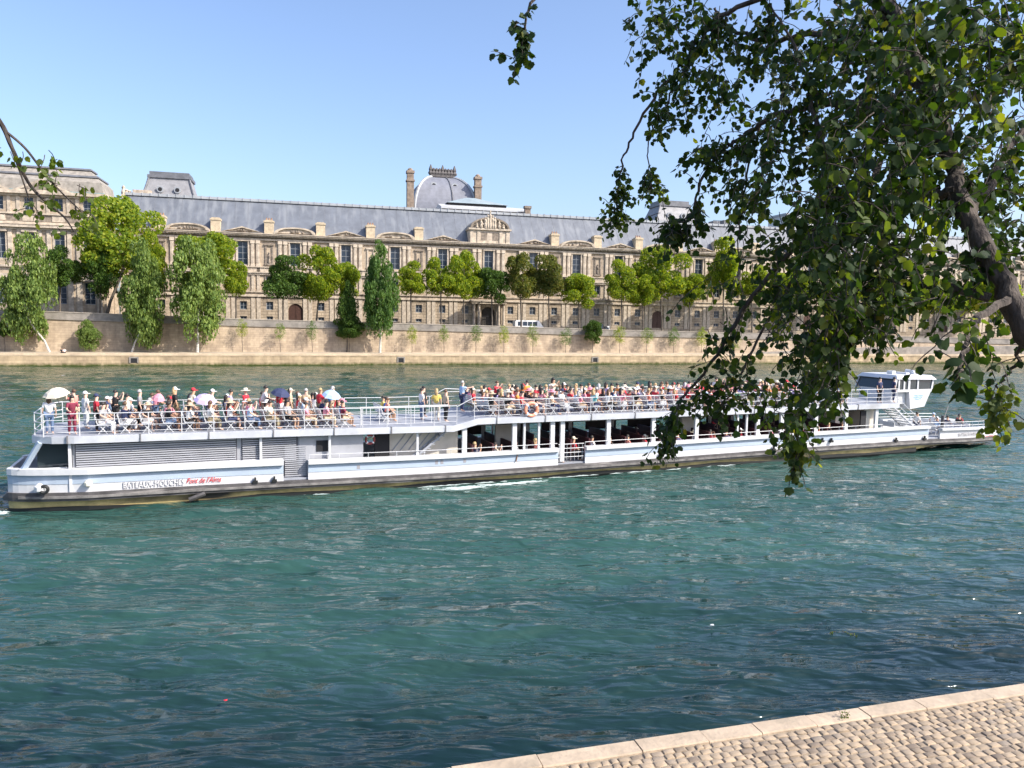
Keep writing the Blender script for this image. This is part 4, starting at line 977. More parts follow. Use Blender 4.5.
    for a, c in ((12.8, 26.7), (28.5, 52)): 
        lr.tube([(a, .05, 2.05+sheer(a)), ((a+c)/2, .05, 2.05+sheer((a+c)/2)), (c, .05, 2.05+sheer(c))], .018, 5)
        for u in np.arange(a, c, 1.5): lr.tube([(u, .05, 1.75+sheer(u)), (u, .05, 2.05+sheer(u))], .015, 4)
    lr.build('lower_rail', M_rail, r)
    g = MB()
    for h in (1.15, 1.4, 1.65, 1.9): g.tube([(26.8, .1, h), (28.45, .1, h)], .022, 5)
    for u in np.arange(26.85, 28.4, .25): g.tube([(u, .1, .95), (u, .1, 1.9)], .014, 4)
    g.build('boarding_gate', M_rail, r)
    # wheelhouse
    class WB(MB):
        def add(q, vv, ff): return super().add([(53.9+(x-51.3)*.65, y, z-.25 if z > 3.3 else z) for x, y, z in vv], ff)
    w = WB(); va, vb = .9, 4.4
    w.loft([[(53.9, v, 3.0), (56.1, v, 3.15), (57.0, v, 4.55), (53.6, v, 4.55)] for v in (va, vb)]).build('wheelhouse_base', W_PAINT, r)
    W2 = WB().box(51.4, 53.59, va+.3, vb-.3, 3.62, 4.7); W2.build('lobby_base', W_PAINT, r)
    WB().loft([[(51.3, v, 4.701), (57.1, v, 4.56), (57.35, v, 5.36), (51.9, v, 5.5)] for v in (va+.08, vb-.08)]).build('wheelhouse_glazing', M_glass, r)
    mu = WB()
    for a, wd in ((51.2, .3), (51.95, .2), (52.75, .22), (53.45, .3), (54.85, .22), (57.0, .22)):
        for v in (va+.02, vb-.08): mu.loft([[(a, v+e, 4.56), (a+wd, v+e, 4.56), (a+wd+(.25 if a > 56 else .3 if a < 51.5 else 0), v+e, 5.45), (a+(.25 if a > 56 else .3 if a < 51.5 else 0), v+e, 5.45)] for e in (0, .055)])
    mu.box(51.2, 57.25, va+.015, va+.07, 4.5, 4.68).box(56.98, 57.2, va, vb, 4.5, 4.66); mu.build('window_mullions', W_PAINT, r)
    WB().loft([[(51.6, va-.05, 5.45), (51.9, va+.2, 5.72), (51.9, vb-.2, 5.72), (51.6, vb+.05, 5.45)], [(57.6, va-.12, 5.38), (57.3, va+.2, 5.68), (57.3, vb-.2, 5.68), (57.6, vb+.12, 5.38)]]).build('wheelhouse_roof', W_PAINT, r)
    WB().box(53.2, 53.7, 2.2, 2.7, 5.7, 5.95).box(55, 55.5, 2, 3, 5.7, 5.82).build('roof_vents', W_PAINT, r); WB().tube([(56.9, 2.4, 5.69), (56.9, 2.4, 5.8), (56.9, 3.1, 5.86)], .16, 8).build('radar', W_PAINT, r)
    # mansion of the emblem on the wheelhouse side: a small blue oval with waves
    em = WB()
    for zz, a, c in ((4.18, 54.4, 55.8), (4.05, 54.25, 55.65), (3.92, 54.5, 55.5)):
        em.loft([[(u, va-.012, zz+.03*math.sin(u*9)), (u, va-.012, zz+.075+.03*math.sin(u*9)), (u, va-.002, zz+.075+.03*math.sin(u*9)), (u, va-.002, zz+.03*math.sin(u*9))] for u in np.linspace(a, c, 12)])
    em.build('blue_emblem', mat('emblem blue', (.25, .42, .7), .5, 0), r)
    # forward stair and foredeck
    s_ = MB()
    for i in range(10): s_.box(53.0+i*.31, 53.37+i*.31, .35, 1.5, 3.38-i*.21, 3.43-i*.21)
    s_.build('forward_stair', W_PAINT, r)
    sr = MB()
    for v in (.32, 1.53):
        for dz_ in (.0, .45, .9): sr.tube([(53.0, v, 3.42+dz_), (56.2, v, 1.2+dz_)], .05 if dz_ == 0 else .025, 5)
        for i in range(6): u = 53.0+3.2*i/5; z = 3.42-2.22*i/5; sr.tube([(u, v, z), (u, v, z+.9)], .02, 4)
    sr.build('stair_railing', M_rail, r)
    MB().box(50.7, 52.0, .5, 4.8, .92, 3.2).build('forward_bulkhead', M_cream2, r)
    MB().box(50.2, 50.68, .3, .4, 1.0, 3.1).build('door', M_dark, r)
    fb = MB()
    for u in np.arange(56.6, 62.8, .9): 
        for v in (.9, 3.0): fb.box(u, u+.4, v, v+1.4, 1.32, 1.36).box(u-.05, u, v, v+1.4, 1.36, 1.7).box(u+.1, u+.14, v+.1, v+.14, .9, 1.32).box(u+.1, u+.14, v+1.2, v+1.24, .9, 1.32)
    fb.build('foredeck_benches', M_rail, r)
    fr = MB()
    for h in (1.75, 2.0):
        fr.tube([(u, vn(u)+.05, h+sheer(u)) for u in (55.6, 58, 60, 62, 63.3)], .022, 5)
    for u in np.arange(55.6, 63.4, .7): fr.tube([(u, vn(u)+.05, 1.5), (u, vn(u)+.05, 2.0+sheer(u))], .018, 4)
    for h in (1.75, 2.0): fr.tube([(u, BW-vn(u)-.05, h+sheer(u)) for u in (55.6, 58, 60, 62, 63.3)], .022, 5)
    fr.build('foredeck_railing', M_rail, r)
    MB().tube([(58.3, .35, .9), (58.3, .35, 2.5)], .11, 8).tube([(58.2, .4, 1.6), (59.5, .9, 3.1)], .035, 5).build('mooring_crane', mat('dark grey mast', (.06, .06, .065), .5, 0), r)
    # small fittings on the side: mooring eyes, lamp, fenders
    MB().lathe([(.05, 0), (.16, .06), (.17, .2), (.1, .3), (.03, .32)], 10, (3.0, -.16, 1.15)).build('side_lamp', mat('pale lamp', (.75, .72, .6), .4, 0), r)
    for u, z in ((10.2, .86), (11.1, .86), (33.6, .82), (42.3, .84), (46.4, 1.2), (53.2, .92), (47.2, 1.15), (56, .92)):
        MB().box(u-.12, u+.12, -.19, -.03, z-.05, z+.08).box(u-.04, u+.04, -.17, -.05, z+.08, z+.24).build('mooring_cleat', M_black, r)
    MB().torus((1.25, -.02, 1.12), .15, .07).build('coiled_rope', M_black, r); MB().lathe([(.02, -.2), (.2, -.1), (.22, .1), (.05, .25)], 10, (1.05, .1, 1.15)).build('white_fender', W_PAINT, r)
    MB().tube([(7.2, -.2, .25), (7.9, -.22, .5)], .11, 6).build('tyre_fender', M_rub, r)
    MB().tube([(20.8+3.4, -.03, 1.5), (24.1, -.06, 1.1)], .03, 5).build('hose', mat('brown hose', (.3, .16, .08), .7, 0), r)
    for u in (15.2, 19.4, 19.7, 21): MB().box(u, u+.16, -.02, .0, 1.2, 1.4).build('draught_mark', mat('grey lettering', (.33, .32, .34)), r)
    return r, dz
BOAT, DZ = boat()
BM = Matrix.Translation(BTO) @ Matrix.Rotation(BTA, 4, 'Z')
def onboat(u, v, z): return BM @ Vector((u, v, z))

def lifebuoy(u, v, z, m, label):
    o = empty('lifebuoy', onboat(u, v, z), BTA); tag(o, label, 'lifebuoy')
    MB().torus((0, 0, 0), .36, .095, n=24).build('ring', m, o)
    b = MB()
    for a in (45, 135, 225, 315):
        c = Vector((.36*math.cos(rad(a)), 0, .36*math.sin(rad(a)))); t = Vector((-math.sin(rad(a)), 0, math.cos(rad(a))))
        b.tube([c-t*.06, c+t*.06], .104, 8)
    b.build('bands', mat('white band', (.8, .8, .8), .5, 0), o); return o
lifebuoy(24.95, -.13, 4.02, mat('salmon orange buoy', (.85, .33, .2), .5, 0), 'salmon orange lifebuoy hung on the near upper deck railing amidships')
lb_ = lifebuoy(16.0, .55, 2.62, mat('faded red buoy', (.30, .05, .05), .5, 0), 'dull red lifebuoy hanging by the dark door under the upper deck'); lb_.scale = (.62,)*3

# ------------------------------------------------------------------ people
SKIN = [mat('fair skin', (.62, .40, .30), .6, 0), mat('tanned skin', (.48, .29, .19), .6, 0), mat('brown skin', (.26, .14, .09), .6, 0)]
HAIR = [('dark', mat('dark hair', (.02, .016, .014), .6, 0)), ('brown', mat('brown hair', (.1, .055, .03), .6, 0)), ('blond', mat('blond hair', (.42, .30, .15), .6, 0)), ('grey', mat('grey hair', (.4, .4, .39), .6, 0))]
CL = {'white': (.75, .75, .74), 'cream': (.68, .62, .5), 'black': (.02, .02, .022), 'navy': (.03, .04, .1), 'red': (.6, .03, .05), 'pink': (.75, .3, .38), 'light blue': (.4, .55, .75), 'blue': (.06, .2, .55), 'grey': (.3, .3, .31), 'orange': (.85, .28, .05), 'maroon': (.22, .03, .06), 'green': (.1, .28, .14), 'yellow': (.8, .6, .15), 'lilac': (.5, .42, .68), 'turquoise': (.2, .55, .58), 'khaki': (.32, .27, .17), 'denim': (.12, .18, .3), 'coral': (.8, .25, .2), 'beige': (.55, .43, .3)}
CM = {k: mat(k+' cloth', v, .85, .08, 8) for k, v in CL.items()}
def skin_mesh(name, J, E, sub=1):
    """J: name -> (pos, radius); grown as one continuous surface with a Skin modifier"""
    keys = list(J); me = bpy.data.meshes.new(name); me.from_pydata([J[k][0] for k in keys], [(keys.index(a), keys.index(b)) for a, b in E], [])
    o = bpy.data.objects.new('tmp', me); scene.collection.objects.link(o)
    m = o.modifiers.new('s', 'SKIN'); m.use_smooth_shade = True; sv = me.skin_vertices[0].data
    for i, k in enumerate(keys): rr = J[k][1]; sv[i].radius = rr if isinstance(rr, tuple) else (rr, rr); sv[i].use_root = (i == 0)
    s = o.modifiers.new('b', 'SUBSURF'); s.levels = sub; s.render_levels = sub
    dg = bpy.context.evaluated_depsgraph_get(); out = bpy.data.meshes.new_from_object(o.evaluated_get(dg)); out.name = name
    bpy.data.objects.remove(o); shade(out, 180); return out
def pose_joints(p):
    """x forward, z up; returns joints dict"""
    J = {}
    sit = p.startswith('sit')
    hz = .50 if sit else .93
    lean = {'sit_forward': .03, 'sit_back': -.06, 'sit_photo': 0, 'sit_turn': .02, 'stand': 0, 'stand_photo': .02, 'stand_lean': .12, 'stand_point': .02}[p]
    J['pel'] = ((0, 0, hz), (.115, .15)); J['bel'] = ((lean*.3, 0, hz+.17), (.105, .13)); J['che'] = ((lean*.8, 0, hz+.38), (.115, .155))
    J['nek'] = ((lean*1.1+.01, 0, hz+.53), .05); J['hed'] = ((lean*1.2+.03, 0, hz+.63), (.08, .07)); J['top'] = ((lean*1.2+.02, 0, hz+.74), (.085, .075))
    J['nos'] = ((lean*1.2+.115, 0, hz+.665), .016)
    for s, n in ((1, 'l'), (-1, 'r')):
        J['sh'+n] = ((lean, s*.18, hz+.46), .052)
        if p in ('sit_photo', 'stand_photo'): el, wr, ha = (.2+lean, s*.24, hz+.33), (.33+lean, s*.1, hz+.56), (.36+lean, s*.06, hz+.63)
        elif p == 'stand_point' and s == -1: el, wr, ha = (.22, -.26, hz+.42), (.45, -.3, hz+.47), (.53, -.3, hz+.48)
        elif sit: el, wr, ha = (.1+lean, s*.25, hz+.2), (.32, s*.16, hz+.12), (.4, s*.12, hz+.12)
        elif p == 'stand_lean': el, wr, ha = (.22, s*.24, hz+.22), (.42, s*.2, hz+.16), (.49, s*.18, hz+.14)
        else: el, wr, ha = (.0, s*.25, hz+.18), (.07, s*.25, hz-.05), (.09, s*.24, hz-.13)
        if p == 'sit_turn': el = (el[0]-.1, el[1]+.05*s, el[2]+.1)
        J['el'+n] = (el, .04); J['wr'+n] = (wr, .027); J['ha'+n] = (ha, (.018, .036)); 
        tip = Vector(ha)+(Vector(ha)-Vector(wr)).normalized()*.075; J['fi'+n] = (tuple(tip), (.012, .03)); th = Vector(ha)+Vector((.02, -s*.045, .03)); J['th'+n] = (tuple(th), .011)
        J['hi'+n] = ((.02, s*.09, hz-.03), .085)
        if sit: kn, an, toe = (.43, s*.13, hz-.02), (.40, s*.13, .08), (.56, s*.14, .035)
        else: kn, an, toe = (.03, s*.1, .49), (-.01+.03*s, s*.11, .08), (.15+.03*s, s*.13, .035)
        J['kn'+n] = (kn, .058); J['an'+n] = (an, .036); J['to'+n] = (toe, (.04, .03))
    return J
def make_pose(p):
    J = pose_joints(p); E = [('pel', 'bel'), ('bel', 'che'), ('che', 'nek'), ('nek', 'hed'), ('hed', 'top'), ('hed', 'nos')]
    for n in 'lr': E += [('che', 'sh'+n), ('sh'+n, 'el'+n), ('el'+n, 'wr'+n), ('wr'+n, 'ha'+n), ('ha'+n, 'fi'+n), ('ha'+n, 'th'+n), ('pel', 'hi'+n), ('hi'+n, 'kn'+n), ('kn'+n, 'an'+n), ('an'+n, 'to'+n)]
    body = skin_mesh('person', J, E)
    def infl(keys, edges, d, name, tweak=None):
        K = {}
        for k in keys:
            pz, r_ = J[k]; r_ = r_ if isinstance(r_, tuple) else (r_, r_); K[k] = (pz, (r_[0]+d, r_[1]+d))
        if tweak: tweak(K)
        return skin_mesh(name, K, edges)
    cut = {}
    for n in 'lr':
        a, b = Vector(J['sh'+n][0]), Vector(J['el'+n][0]); J['sl'+n] = (tuple(a.lerp(b, .8)), .048)
        a, b = Vector(J['kn'+n][0]), Vector(J['hi'+n][0]); J['ss'+n] = (tuple(a.lerp(b, .15)), .068)
        a, b = Vector(J['kn'+n][0]), Vector(J['an'+n][0]); J['tr'+n] = (tuple(a.lerp(b, .9)), .045)
    J['bas'] = ((J['pel'][0][0], 0, J['pel'][0][2]+.0), (.12, .155)); J['col'] = (tuple(Vector(J['che'][0]).lerp(Vector(J['nek'][0]), .55)), (.07, .09))
    shirt = infl(['bas', 'bel', 'che', 'col', 'shl', 'shr', 'sll', 'slr'], [('bas', 'bel'), ('bel', 'che'), ('che', 'col'), ('che', 'shl'), ('che', 'shr'), ('shl', 'sll'), ('shr', 'slr')], .018, 'shirt')
    longp = infl(['pel', 'hil', 'hir', 'knl', 'knr', 'trl', 'trr'], [('pel', 'hil'), ('pel', 'hir'), ('hil', 'knl'), ('hir', 'knr'), ('knl', 'trl'), ('knr', 'trr')], .016, 'trousers')
    shorts = infl(['pel', 'hil', 'hir', 'ssl', 'ssr'], [('pel', 'hil'), ('pel', 'hir'), ('hil', 'ssl'), ('hir', 'ssr')], .02, 'shorts')
    h = Vector(J['top'][0]); hh = Vector(J['hed'][0])
    short = MB(); n = 10
    def cap(mb, rx, ry, rz, z0, back=0.0, c=h+Vector((-.012, 0, -.02))):
        rings = []
        for i in range(6):
            a = math.pi/2*i/5; z = z0+(rz-z0)*math.sin(a) if i else z0
            rr_ = math.cos(a*.96) if i else 1
            rings.append([(c.x+rx*rr_*math.cos(2*math.pi*k/n)-back*(1-i/5), c.y+ry*rr_*math.sin(2*math.pi*k/n), c.z+z) for k in range(n)])
        mb.loft(rings)
    cap(short, .108, .098, .125, -.015, .02); sh_me = short.mesh('hair'); shade(sh_me, 180)
    lg = MB(); cap(lg, .112, .104, .13, -.015, .02); lg.loft([[(h.x-.07+.07*math.cos(2*math.pi*k/8)*w, .1*math.sin(2*math.pi*k/8)*w, z) for k in range(8)] for z, w in ((h.z, 1), (h.z-.16, .95), (h.z-.30, .7), (h.z-.34, .3))]); lg_me = lg.mesh('hair'); shade(lg_me, 180)
    capm = MB(); cap(capm, .115, .105, .13, .0, .0); capm.box(h.x+.06, h.x+.2, -.07, .07, h.z-.03, h.z-.01); cap_me = capm.mesh('cap'); shade(cap_me)
    sun_ = MB().lathe([(.24, 0), (.245, .012), (.12, .03), (.11, .11), (.07, .14), (0.01, .145)], 14, (h.x, 0, h.z-.01)); sun_me = sun_.mesh('sun_hat'); shade(sun_me)
    return dict(body=body, shirt=shirt, trousers=longp, shorts=shorts, hair=(sh_me, lg_me), cap=cap_me, sun=sun_me)
POSES = {p: make_pose(p) for p in ('sit_forward', 'sit_back', 'sit_photo', 'sit_turn', 'stand', 'stand_photo', 'stand_lean', 'stand_point')}
PEOPLE = []
def clothe(o, me, m):
    if len(me.materials) == 0: me.materials.append(m)
    o.material_slots[0].link = 'OBJECT'; o.material_slots[0].material = m
def person(loc, rz, pose, top, bottom, hair, head=None, shorts=False, lng=False, skin=0, where='', group=None, scale=1.0, lab=None):
    P = POSES[pose]
    o = link('person', P['body'], None, None, loc); o.rotation_euler = (0, 0, rz); o.scale = (scale,)*3; clothe(o, P['body'], SKIN[skin])
    for nm, me, m in (('shirt', P['shirt'], CM[top]), ('shorts' if shorts else 'trousers', P['shorts' if shorts else 'trousers'], CM[bottom])):
        c = link(nm, me, None, o); clothe(c, me, m)
    c = link('hair', P['hair'][1 if lng else 0], None, o); clothe(c, P['hair'][1 if lng else 0], dict(HAIR)[hair])
    if head: kind, col = head; c = link('cap' if kind == 'cap' else 'sun_hat', P[kind], None, o); clothe(c, P[kind], CM[col])
    o['category'] = 'person'
    if group: o['group'] = group
    if lab: o['label'] = lab
    else:
        hd = f"{head[1]} {'cap' if head[0] == 'cap' else 'sun hat'}" if head else f"{hair} hair"
        PEOPLE.append((o, f"{'seated' if pose.startswith('sit') else 'standing'} person in {top} top with {hd}, {where}", loc.x))
    return o
def crowd():
    rg = random.Random(21)
    W1 = [('white', 22), ('cream', 6), ('black', 14), ('navy', 9), ('red', 9), ('pink', 6), ('light blue', 6), ('blue', 3), ('grey', 6), ('orange', 2), ('maroon', 6), ('lilac', 4), ('turquoise', 2), ('beige', 5)]
    W2 = [('white', 18), ('cream', 4), ('black', 14), ('navy', 10), ('red', 13), ('pink', 10), ('light blue', 7), ('orange', 9), ('grey', 5), ('coral', 8), ('green', 3), ('yellow', 2), ('lilac', 5), ('turquoise', 3), ('maroon', 3)]
    def pick(W): return rg.choices([a for a, _ in W], [b for _, b in W])[0]
    def rnd(u, v, z, W, where, group, poses=('sit_forward', 'sit_back', 'sit_photo', 'sit_turn', 'sit_forward'), rz=None):
        hd = None; q = rg.random()
        if q < .24: hd = ('cap', rg.choice(['white', 'white', 'navy', 'black', 'cream', 'red']))
        elif q < .42: hd = ('sun', rg.choice(['cream', 'white', 'cream', 'beige', 'pink']))
        person(onboat(u, v, z), BTA+(rg.gauss(0, .35) if rz is None else rz), rg.choice(poses), pick(W), rg.choice(['denim', 'black', 'navy', 'beige', 'white', 'grey', 'khaki']), rg.choices(['dark', 'brown', 'blond', 'grey'], [6, 4, 2, 1])[0], hd, rg.random() < .45, rg.random() < .45, rg.choices([0, 1, 2], [5, 4, 1])[0], where, group, rg.uniform(1.0, 1.12))
    GA, GB = 'passengers on the rear upper deck', 'passengers on the forward upper deck'
    for i in range(13):
        u = 3.4+.92*i
        for v in (.55, 1.2, 1.85, 3.4, 4.1, 4.75):
            if rg.random() < (.92 if u > 5.5 else .75): rnd(u+.18, v+rg.uniform(-.07, .07), DZ(u)-.02, W1, 'above the grey louvres', GA)
    for i in range(29):
        u = 22.6+.93*i
        for v in (.55, 1.2, 1.85, 3.4, 4.1, 4.75):
            wh = 'before the salmon lifebuoy' if u > 25 and u < 36 else 'between stair opening and salmon lifebuoy' if u <= 25 else 'nearer the white wheelhouse'
            if rg.random() < (.92 if u < 44 else .6): rnd(u+.18, v+rg.uniform(-.07, .07), DZ(u)-.02, W2, wh, GB)
    for i, u in enumerate((5.7, 6.6, 7.3, 9.1, 10.8, 11.6, 12.2, 13.7, 14.3, 27.5)):
        rnd(u, 2.65+rg.uniform(-.25, .25), DZ(u), W1, 'in the rear deck aisle' if u < 20 else 'in the forward aisle', 'people standing on the boat', ('stand', 'stand_photo', 'stand_lean', 'stand_point'))
    # standing and notable people, stern to bow
    S = [ (1.45, .62, 'stand', 1.6, 'white', 'denim', 'brown', ('sun', 'cream'), 'standing woman in white top and blue jeans under a cream parasol at the stern corner'),
          (2.35, .5, 'stand_lean', -1.2, 'maroon', 'maroon', 'dark', None, 'standing person in a long maroon dress at the stern railing'),
          (2.7, 2.2, 'stand', .6, 'white', 'white', 'grey', ('cap', 'white'), 'tall standing person all in white near the stern'),
          (3.3, .9, 'stand', .3, 'red', 'black', 'dark', ('cap', 'navy'), 'standing person with red top and dark trousers close to the stern rail'),
          (2.1, 3.4, 'stand_photo', 2.5, 'coral', 'beige', 'brown', None, 'standing person photographing in coral top at the far stern rail'),
          (3.9, 2.9, 'stand_photo', .5, 'black', 'black', 'dark', None, 'standing person with bare arms raised and black vest near the stern'),
          (4.6, .8, 'stand', 0, 'cream', 'black', 'dark', None, 'standing person in cream top and black trousers behind the near stern rail'),
          (5.0, 2.8, 'stand', 0, 'grey', 'black', 'grey', None, 'standing person in grey shirt in the aisle near the stern'),
          (8.2, 2.6, 'stand_lean', 0, 'white', 'navy', 'dark', ('cap', 'white'), 'standing person in white shirt in the rear deck aisle behind the pale parasol'),
          (10.0, 2.7, 'stand_point', 2.6, 'red', 'white', 'blond', ('sun', 'cream'), 'standing person in red top and straw hat pointing in the rear aisle'),
          (13.0, 2.6, 'stand', 1.0, 'beige', 'grey', 'grey', None, 'standing person in beige shirt in the aisle by the blue parasol'),
          (19.3, 2.4, 'stand', .2, 'white', 'denim', 'dark', None, 'standing person in white top left of the group by the stair opening'),
          (19.75, 3.6, 'stand', -.9, 'black', 'black', 'dark', None, 'tall standing person with long dark hair by the stair opening'),
          (20.05, 2.0, 'stand', 1.1, 'yellow', 'cream', 'blond', None, 'standing person in pale yellow dress in the group by the stair opening'),
          (20.4, 1.4, 'stand', .2, 'beige', 'black', 'brown', None, 'standing person in beige top and dark skirt by the stair opening'),
          (21.9, 3.0, 'stand_point', .2, 'light blue', 'navy', 'grey', None, 'crew person in pale blue shirt and navy trousers pointing forward'),
          (23.9, 2.6, 'stand_photo', -1, 'red', 'navy', 'brown', None, 'person in red top with both hands raised, first behind the crew person'),
          (25.9, 2.7, 'stand', 2.0, 'orange', 'black', 'dark', None, 'standing person in bright orange shirt above the left lifebuoy side'),
          (39.6, 2.6, 'stand', .5, 'white', 'navy', 'dark', None, 'standing person in white shirt right of the near leaf cluster'),
          (40.5, 2.6, 'stand_photo', 1.5, 'black', 'black', 'dark', None, 'standing person in black taking a picture, left of the near leaf cluster'),
          (51.9, 0.4, 'stand', -1.5, 'navy', 'black', 'dark', None, 'crew person in dark clothes standing beside the wheelhouse lobby'),
          (53.25, .38, 'stand', -.6, 'navy', 'navy', 'dark', None, 'dark clothed crew person at the wheelhouse door')]
    for u, v, p, rz, t, b, h, hd, lab in S:
        person(onboat(u, v, DZ(u)), BTA+rz, p, t, b, h, hd, False, 'woman' in lab or 'dress' in lab or 'long dark' in lab, 0, '', 'people standing on the boat', 1.03, lab)
    for u, v, t, h, lab in ((17.1, 2.2, 'coral', 'brown', 'seated person in coral top, left one of the small group before the stairs'), (17.15, 2.75, 'blue', 'dark', 'seated person in bright blue shirt, middle of the small group before the stairs'), (17.1, 3.3, 'yellow', 'dark', 'seated person in yellow top, right one of the small group before the stairs')):
        person(onboat(u+.18, v, DZ(u)-.02), BTA, 'sit_forward', t, 'black', h, None, True, False, 1, '', None, 1, lab)
    # saloon
    for i in range(23):
        u = 21.6+i*1.22
        for v in (.5, 3.5):
            if rg.random() < (.95 if v < 2 else .35): rnd(u+.22, v, .9+sheer(u)-.03, W2 if v < 1 else [('black', 3), ('navy', 2), ('white', 2), ('pink', 1), ('coral', 1)], 'under cover on the lower deck', 'passengers under cover')
    # foredeck
    for u, v, p, t, h, hd, lab in ((56.7, 1.2, 'stand', 'white', 'dark', None, 'standing person in white top just ahead of the forward stair'), (59.0, 1.3, 'sit_back', 'light blue', 'brown', ('cap', 'white'), 'seated person in pale blue beside the mooring crane on the foredeck'),
        (60.4, 1.6, 'sit_forward', 'navy', 'dark', None, 'seated person in navy in the middle of the foredeck'), (60.9, 3.2, 'sit_turn', 'white', 'grey', ('cap', 'light blue'), 'seated person in white top with pale blue cap on the foredeck'),
        (61.8, 1.7, 'sit_forward', 'black', 'dark', None, 'seated person in black near the bow, left of the red shirt'), (62.5, 2.2, 'sit_forward', 'red', 'dark', None, 'person in red shirt, foremost at the bow of the boat')):
        person(onboat(u, v, .9), BTA+.1, p, t, 'navy', h, hd, False, False, 1, '', None, 1.04, lab)
    # two people resting on the far quay
    for px, t, lab in ((64.5, 'white', 'person in white top sitting on the far quay right of the leaning willow'), (62, 'black', 'person in black sitting on the far quay beside the one in white')):
        P = on_plane(px, 352, BO+BN*2.2, BA); person(Vector((P.x, P.y, 1.72)), BA-1.5, 'sit_forward', t, 'black', 'dark', None, False, False, 1, '', None, 1, lab)
crowd()
def label_people():
    from collections import defaultdict
    d = defaultdict(list)
    for o, l, x in PEOPLE: d[l].append((x, o))
    W = ['first', 'second', 'third', 'fourth', 'fifth', 'sixth', 'seventh', 'eighth', 'ninth', 'tenth', 'eleventh', 'twelfth']
    for l, L in d.items():
        L.sort(key=lambda t: t[0])
        for i, (x, o) in enumerate(L):
            o['label'] = l if len(L) == 1 else l.replace(' person in ', f' person, {W[i]} such from left, in ').replace(' top with ', ' with ').replace('under cover on the lower deck', 'lower deck').replace('between stair opening and salmon lifebuoy', 'behind stair opening')
label_people()

def parasol(u, v, z, R, col, label, tilt=(.2, .1), base=1.1):
    o = empty('parasol', onboat(u, v, z), BTA); tag(o, label, 'parasol'); o.rotation_euler = (tilt[0], tilt[1], BTA)
    m = mat(col+' parasol cloth', CL.get(col, (.6, .6, .6)), .8, .05, 5); n = 8; rings = []
    for rr_, zz in ((R, .0), (R*.97, .02), (R*.75, .16), (R*.4, .27), (.02, .32)):
        rings.append([(rr_*math.cos(2*math.pi*k/n), rr_*math.sin(2*math.pi*k/n), zz) for k in range(n)])
    mb = MB(); mb.loft(rings, caps=False); mb.build('canopy', m, o)
    MB().tube([(0, 0, -.75), (0, 0, .4)], .012, 5).build('shaft', M_rub, o)
    rb = MB(); [rb.tube([(0, 0, .3), (R*.75*math.cos(2*math.pi*k/n), R*.75*math.sin(2*math.pi*k/n), .14), (R*math.cos(2*math.pi*k/n), R*math.sin(2*math.pi*k/n), -.01)], .006, 4) for k in range(n)]; rb.build('ribs', M_rub, o)
parasol(1.75, .75, 5.3, .55, 'cream', 'cream parasol held by the woman at the stern corner', (.25, -.15))
parasol(5.9, 1.4, 4.9, .3, 'pink', 'small pink parasol over seated passengers near the stern', (.3, .2))
parasol(8.0, .95, 4.85, .55, 'lilac', 'wide pale lilac parasol held low behind the near rear railing', (.35, .1))
parasol(11.6, 1.7, 5.0, .5, 'navy', 'dark navy parasol over the rear upper deck benches', (.25, .2))
parasol(14.1, 1.2, 4.9, .5, 'light blue', 'light blue parasol at the right part of the rear deck', (.3, .15))
print('boat ok', len(PEOPLE))

# ------------------------------------------------------------------ vehicles on the street
def vehicle(px0, px1, kind, label, col):
    P = BO+BN*14.6; a = on_plane(px0, 325, P, BA); c = on_plane(px1, 325, P, BA); s = ((a+c)/2-BO).dot(BD); L = (c-a).length
    z = zpar(s)-1.02; p = bank(s, 14.6, z); r = empty(kind, p, BA); tag(r, label, 'van' if 'bus' in kind or 'van' in kind else 'car')
    W = 1.9; h = 2.45 if kind != 'parked_car' else 1.75
    body = [(-L/2, .35), (L/2-.1, .35), (L/2, .9), (L/2-.25, 1.15), (L/2-1.1, h-.15), (L/2-1.5, h), (-L/2+.25, h), (-L/2, h-.25)] if kind != 'parked_car' else \
           [(-L/2, .35), (L/2, .35), (L/2, .85), (L/2-.9, 1.05), (L/2-1.6, h), (-L/2+.7, h), (-L/2+.1, 1.1)]
    mp = mat('vehicle paint '+col, CL.get(col, (.7, .7, .7)), .3, 0)
    MB().prism(body, -W/2, W/2).build('body', mp, r)
    n = 4 if kind != 'parked_car' else 2; x0, x1 = -L/2+.5, L/2-1.55
    for s_ in (-1, 1):
        for i in range(n):
            a_, b_ = x0+(x1-x0)*i/n+.06, x0+(x1-x0)*(i+1)/n-.06
            MB().box(a_, b_, s_*W/2-.012, s_*W/2+.012, h*.5, h-.3).build('side_window', M_pane, r)
        for x in (-L/2+.95, L/2-1.0):
            w = MB().lathe([(.2, 0), (.34, .02), (.34, .22), (.2, .24)], 14, M=Matrix.Translation((x, s_*(W/2-.1)+.12, .34)) @ Matrix.Rotation(rad(90), 4, 'X')).build('wheel', M_black, r)
            MB().lathe([(.02, 0), (.18, .01), (.18, .03)], 10, M=Matrix.Translation((x, s_*(W/2-.1)+.12+s_*.13, .34)) @ Matrix.Rotation(rad(90), 4, 'X')).build('rim', M_zinc, w)
        MB().box(L/2-.1, L/2+.01, s_*.65-.15, s_*.65+.15, .7, .85).build('headlight', M_zinc, r)
vehicle(514, 542.5, 'minibus', 'dark windowed white minibus driving behind the parapet right of the portal', 'white')
vehicle(599, 604, 'delivery_van', 'dark van parked behind the parapet above the dark bush', 'black')
vehicle(605, 611.5, 'parked_car', 'white car parked behind the parapet right of the dark van', 'white')

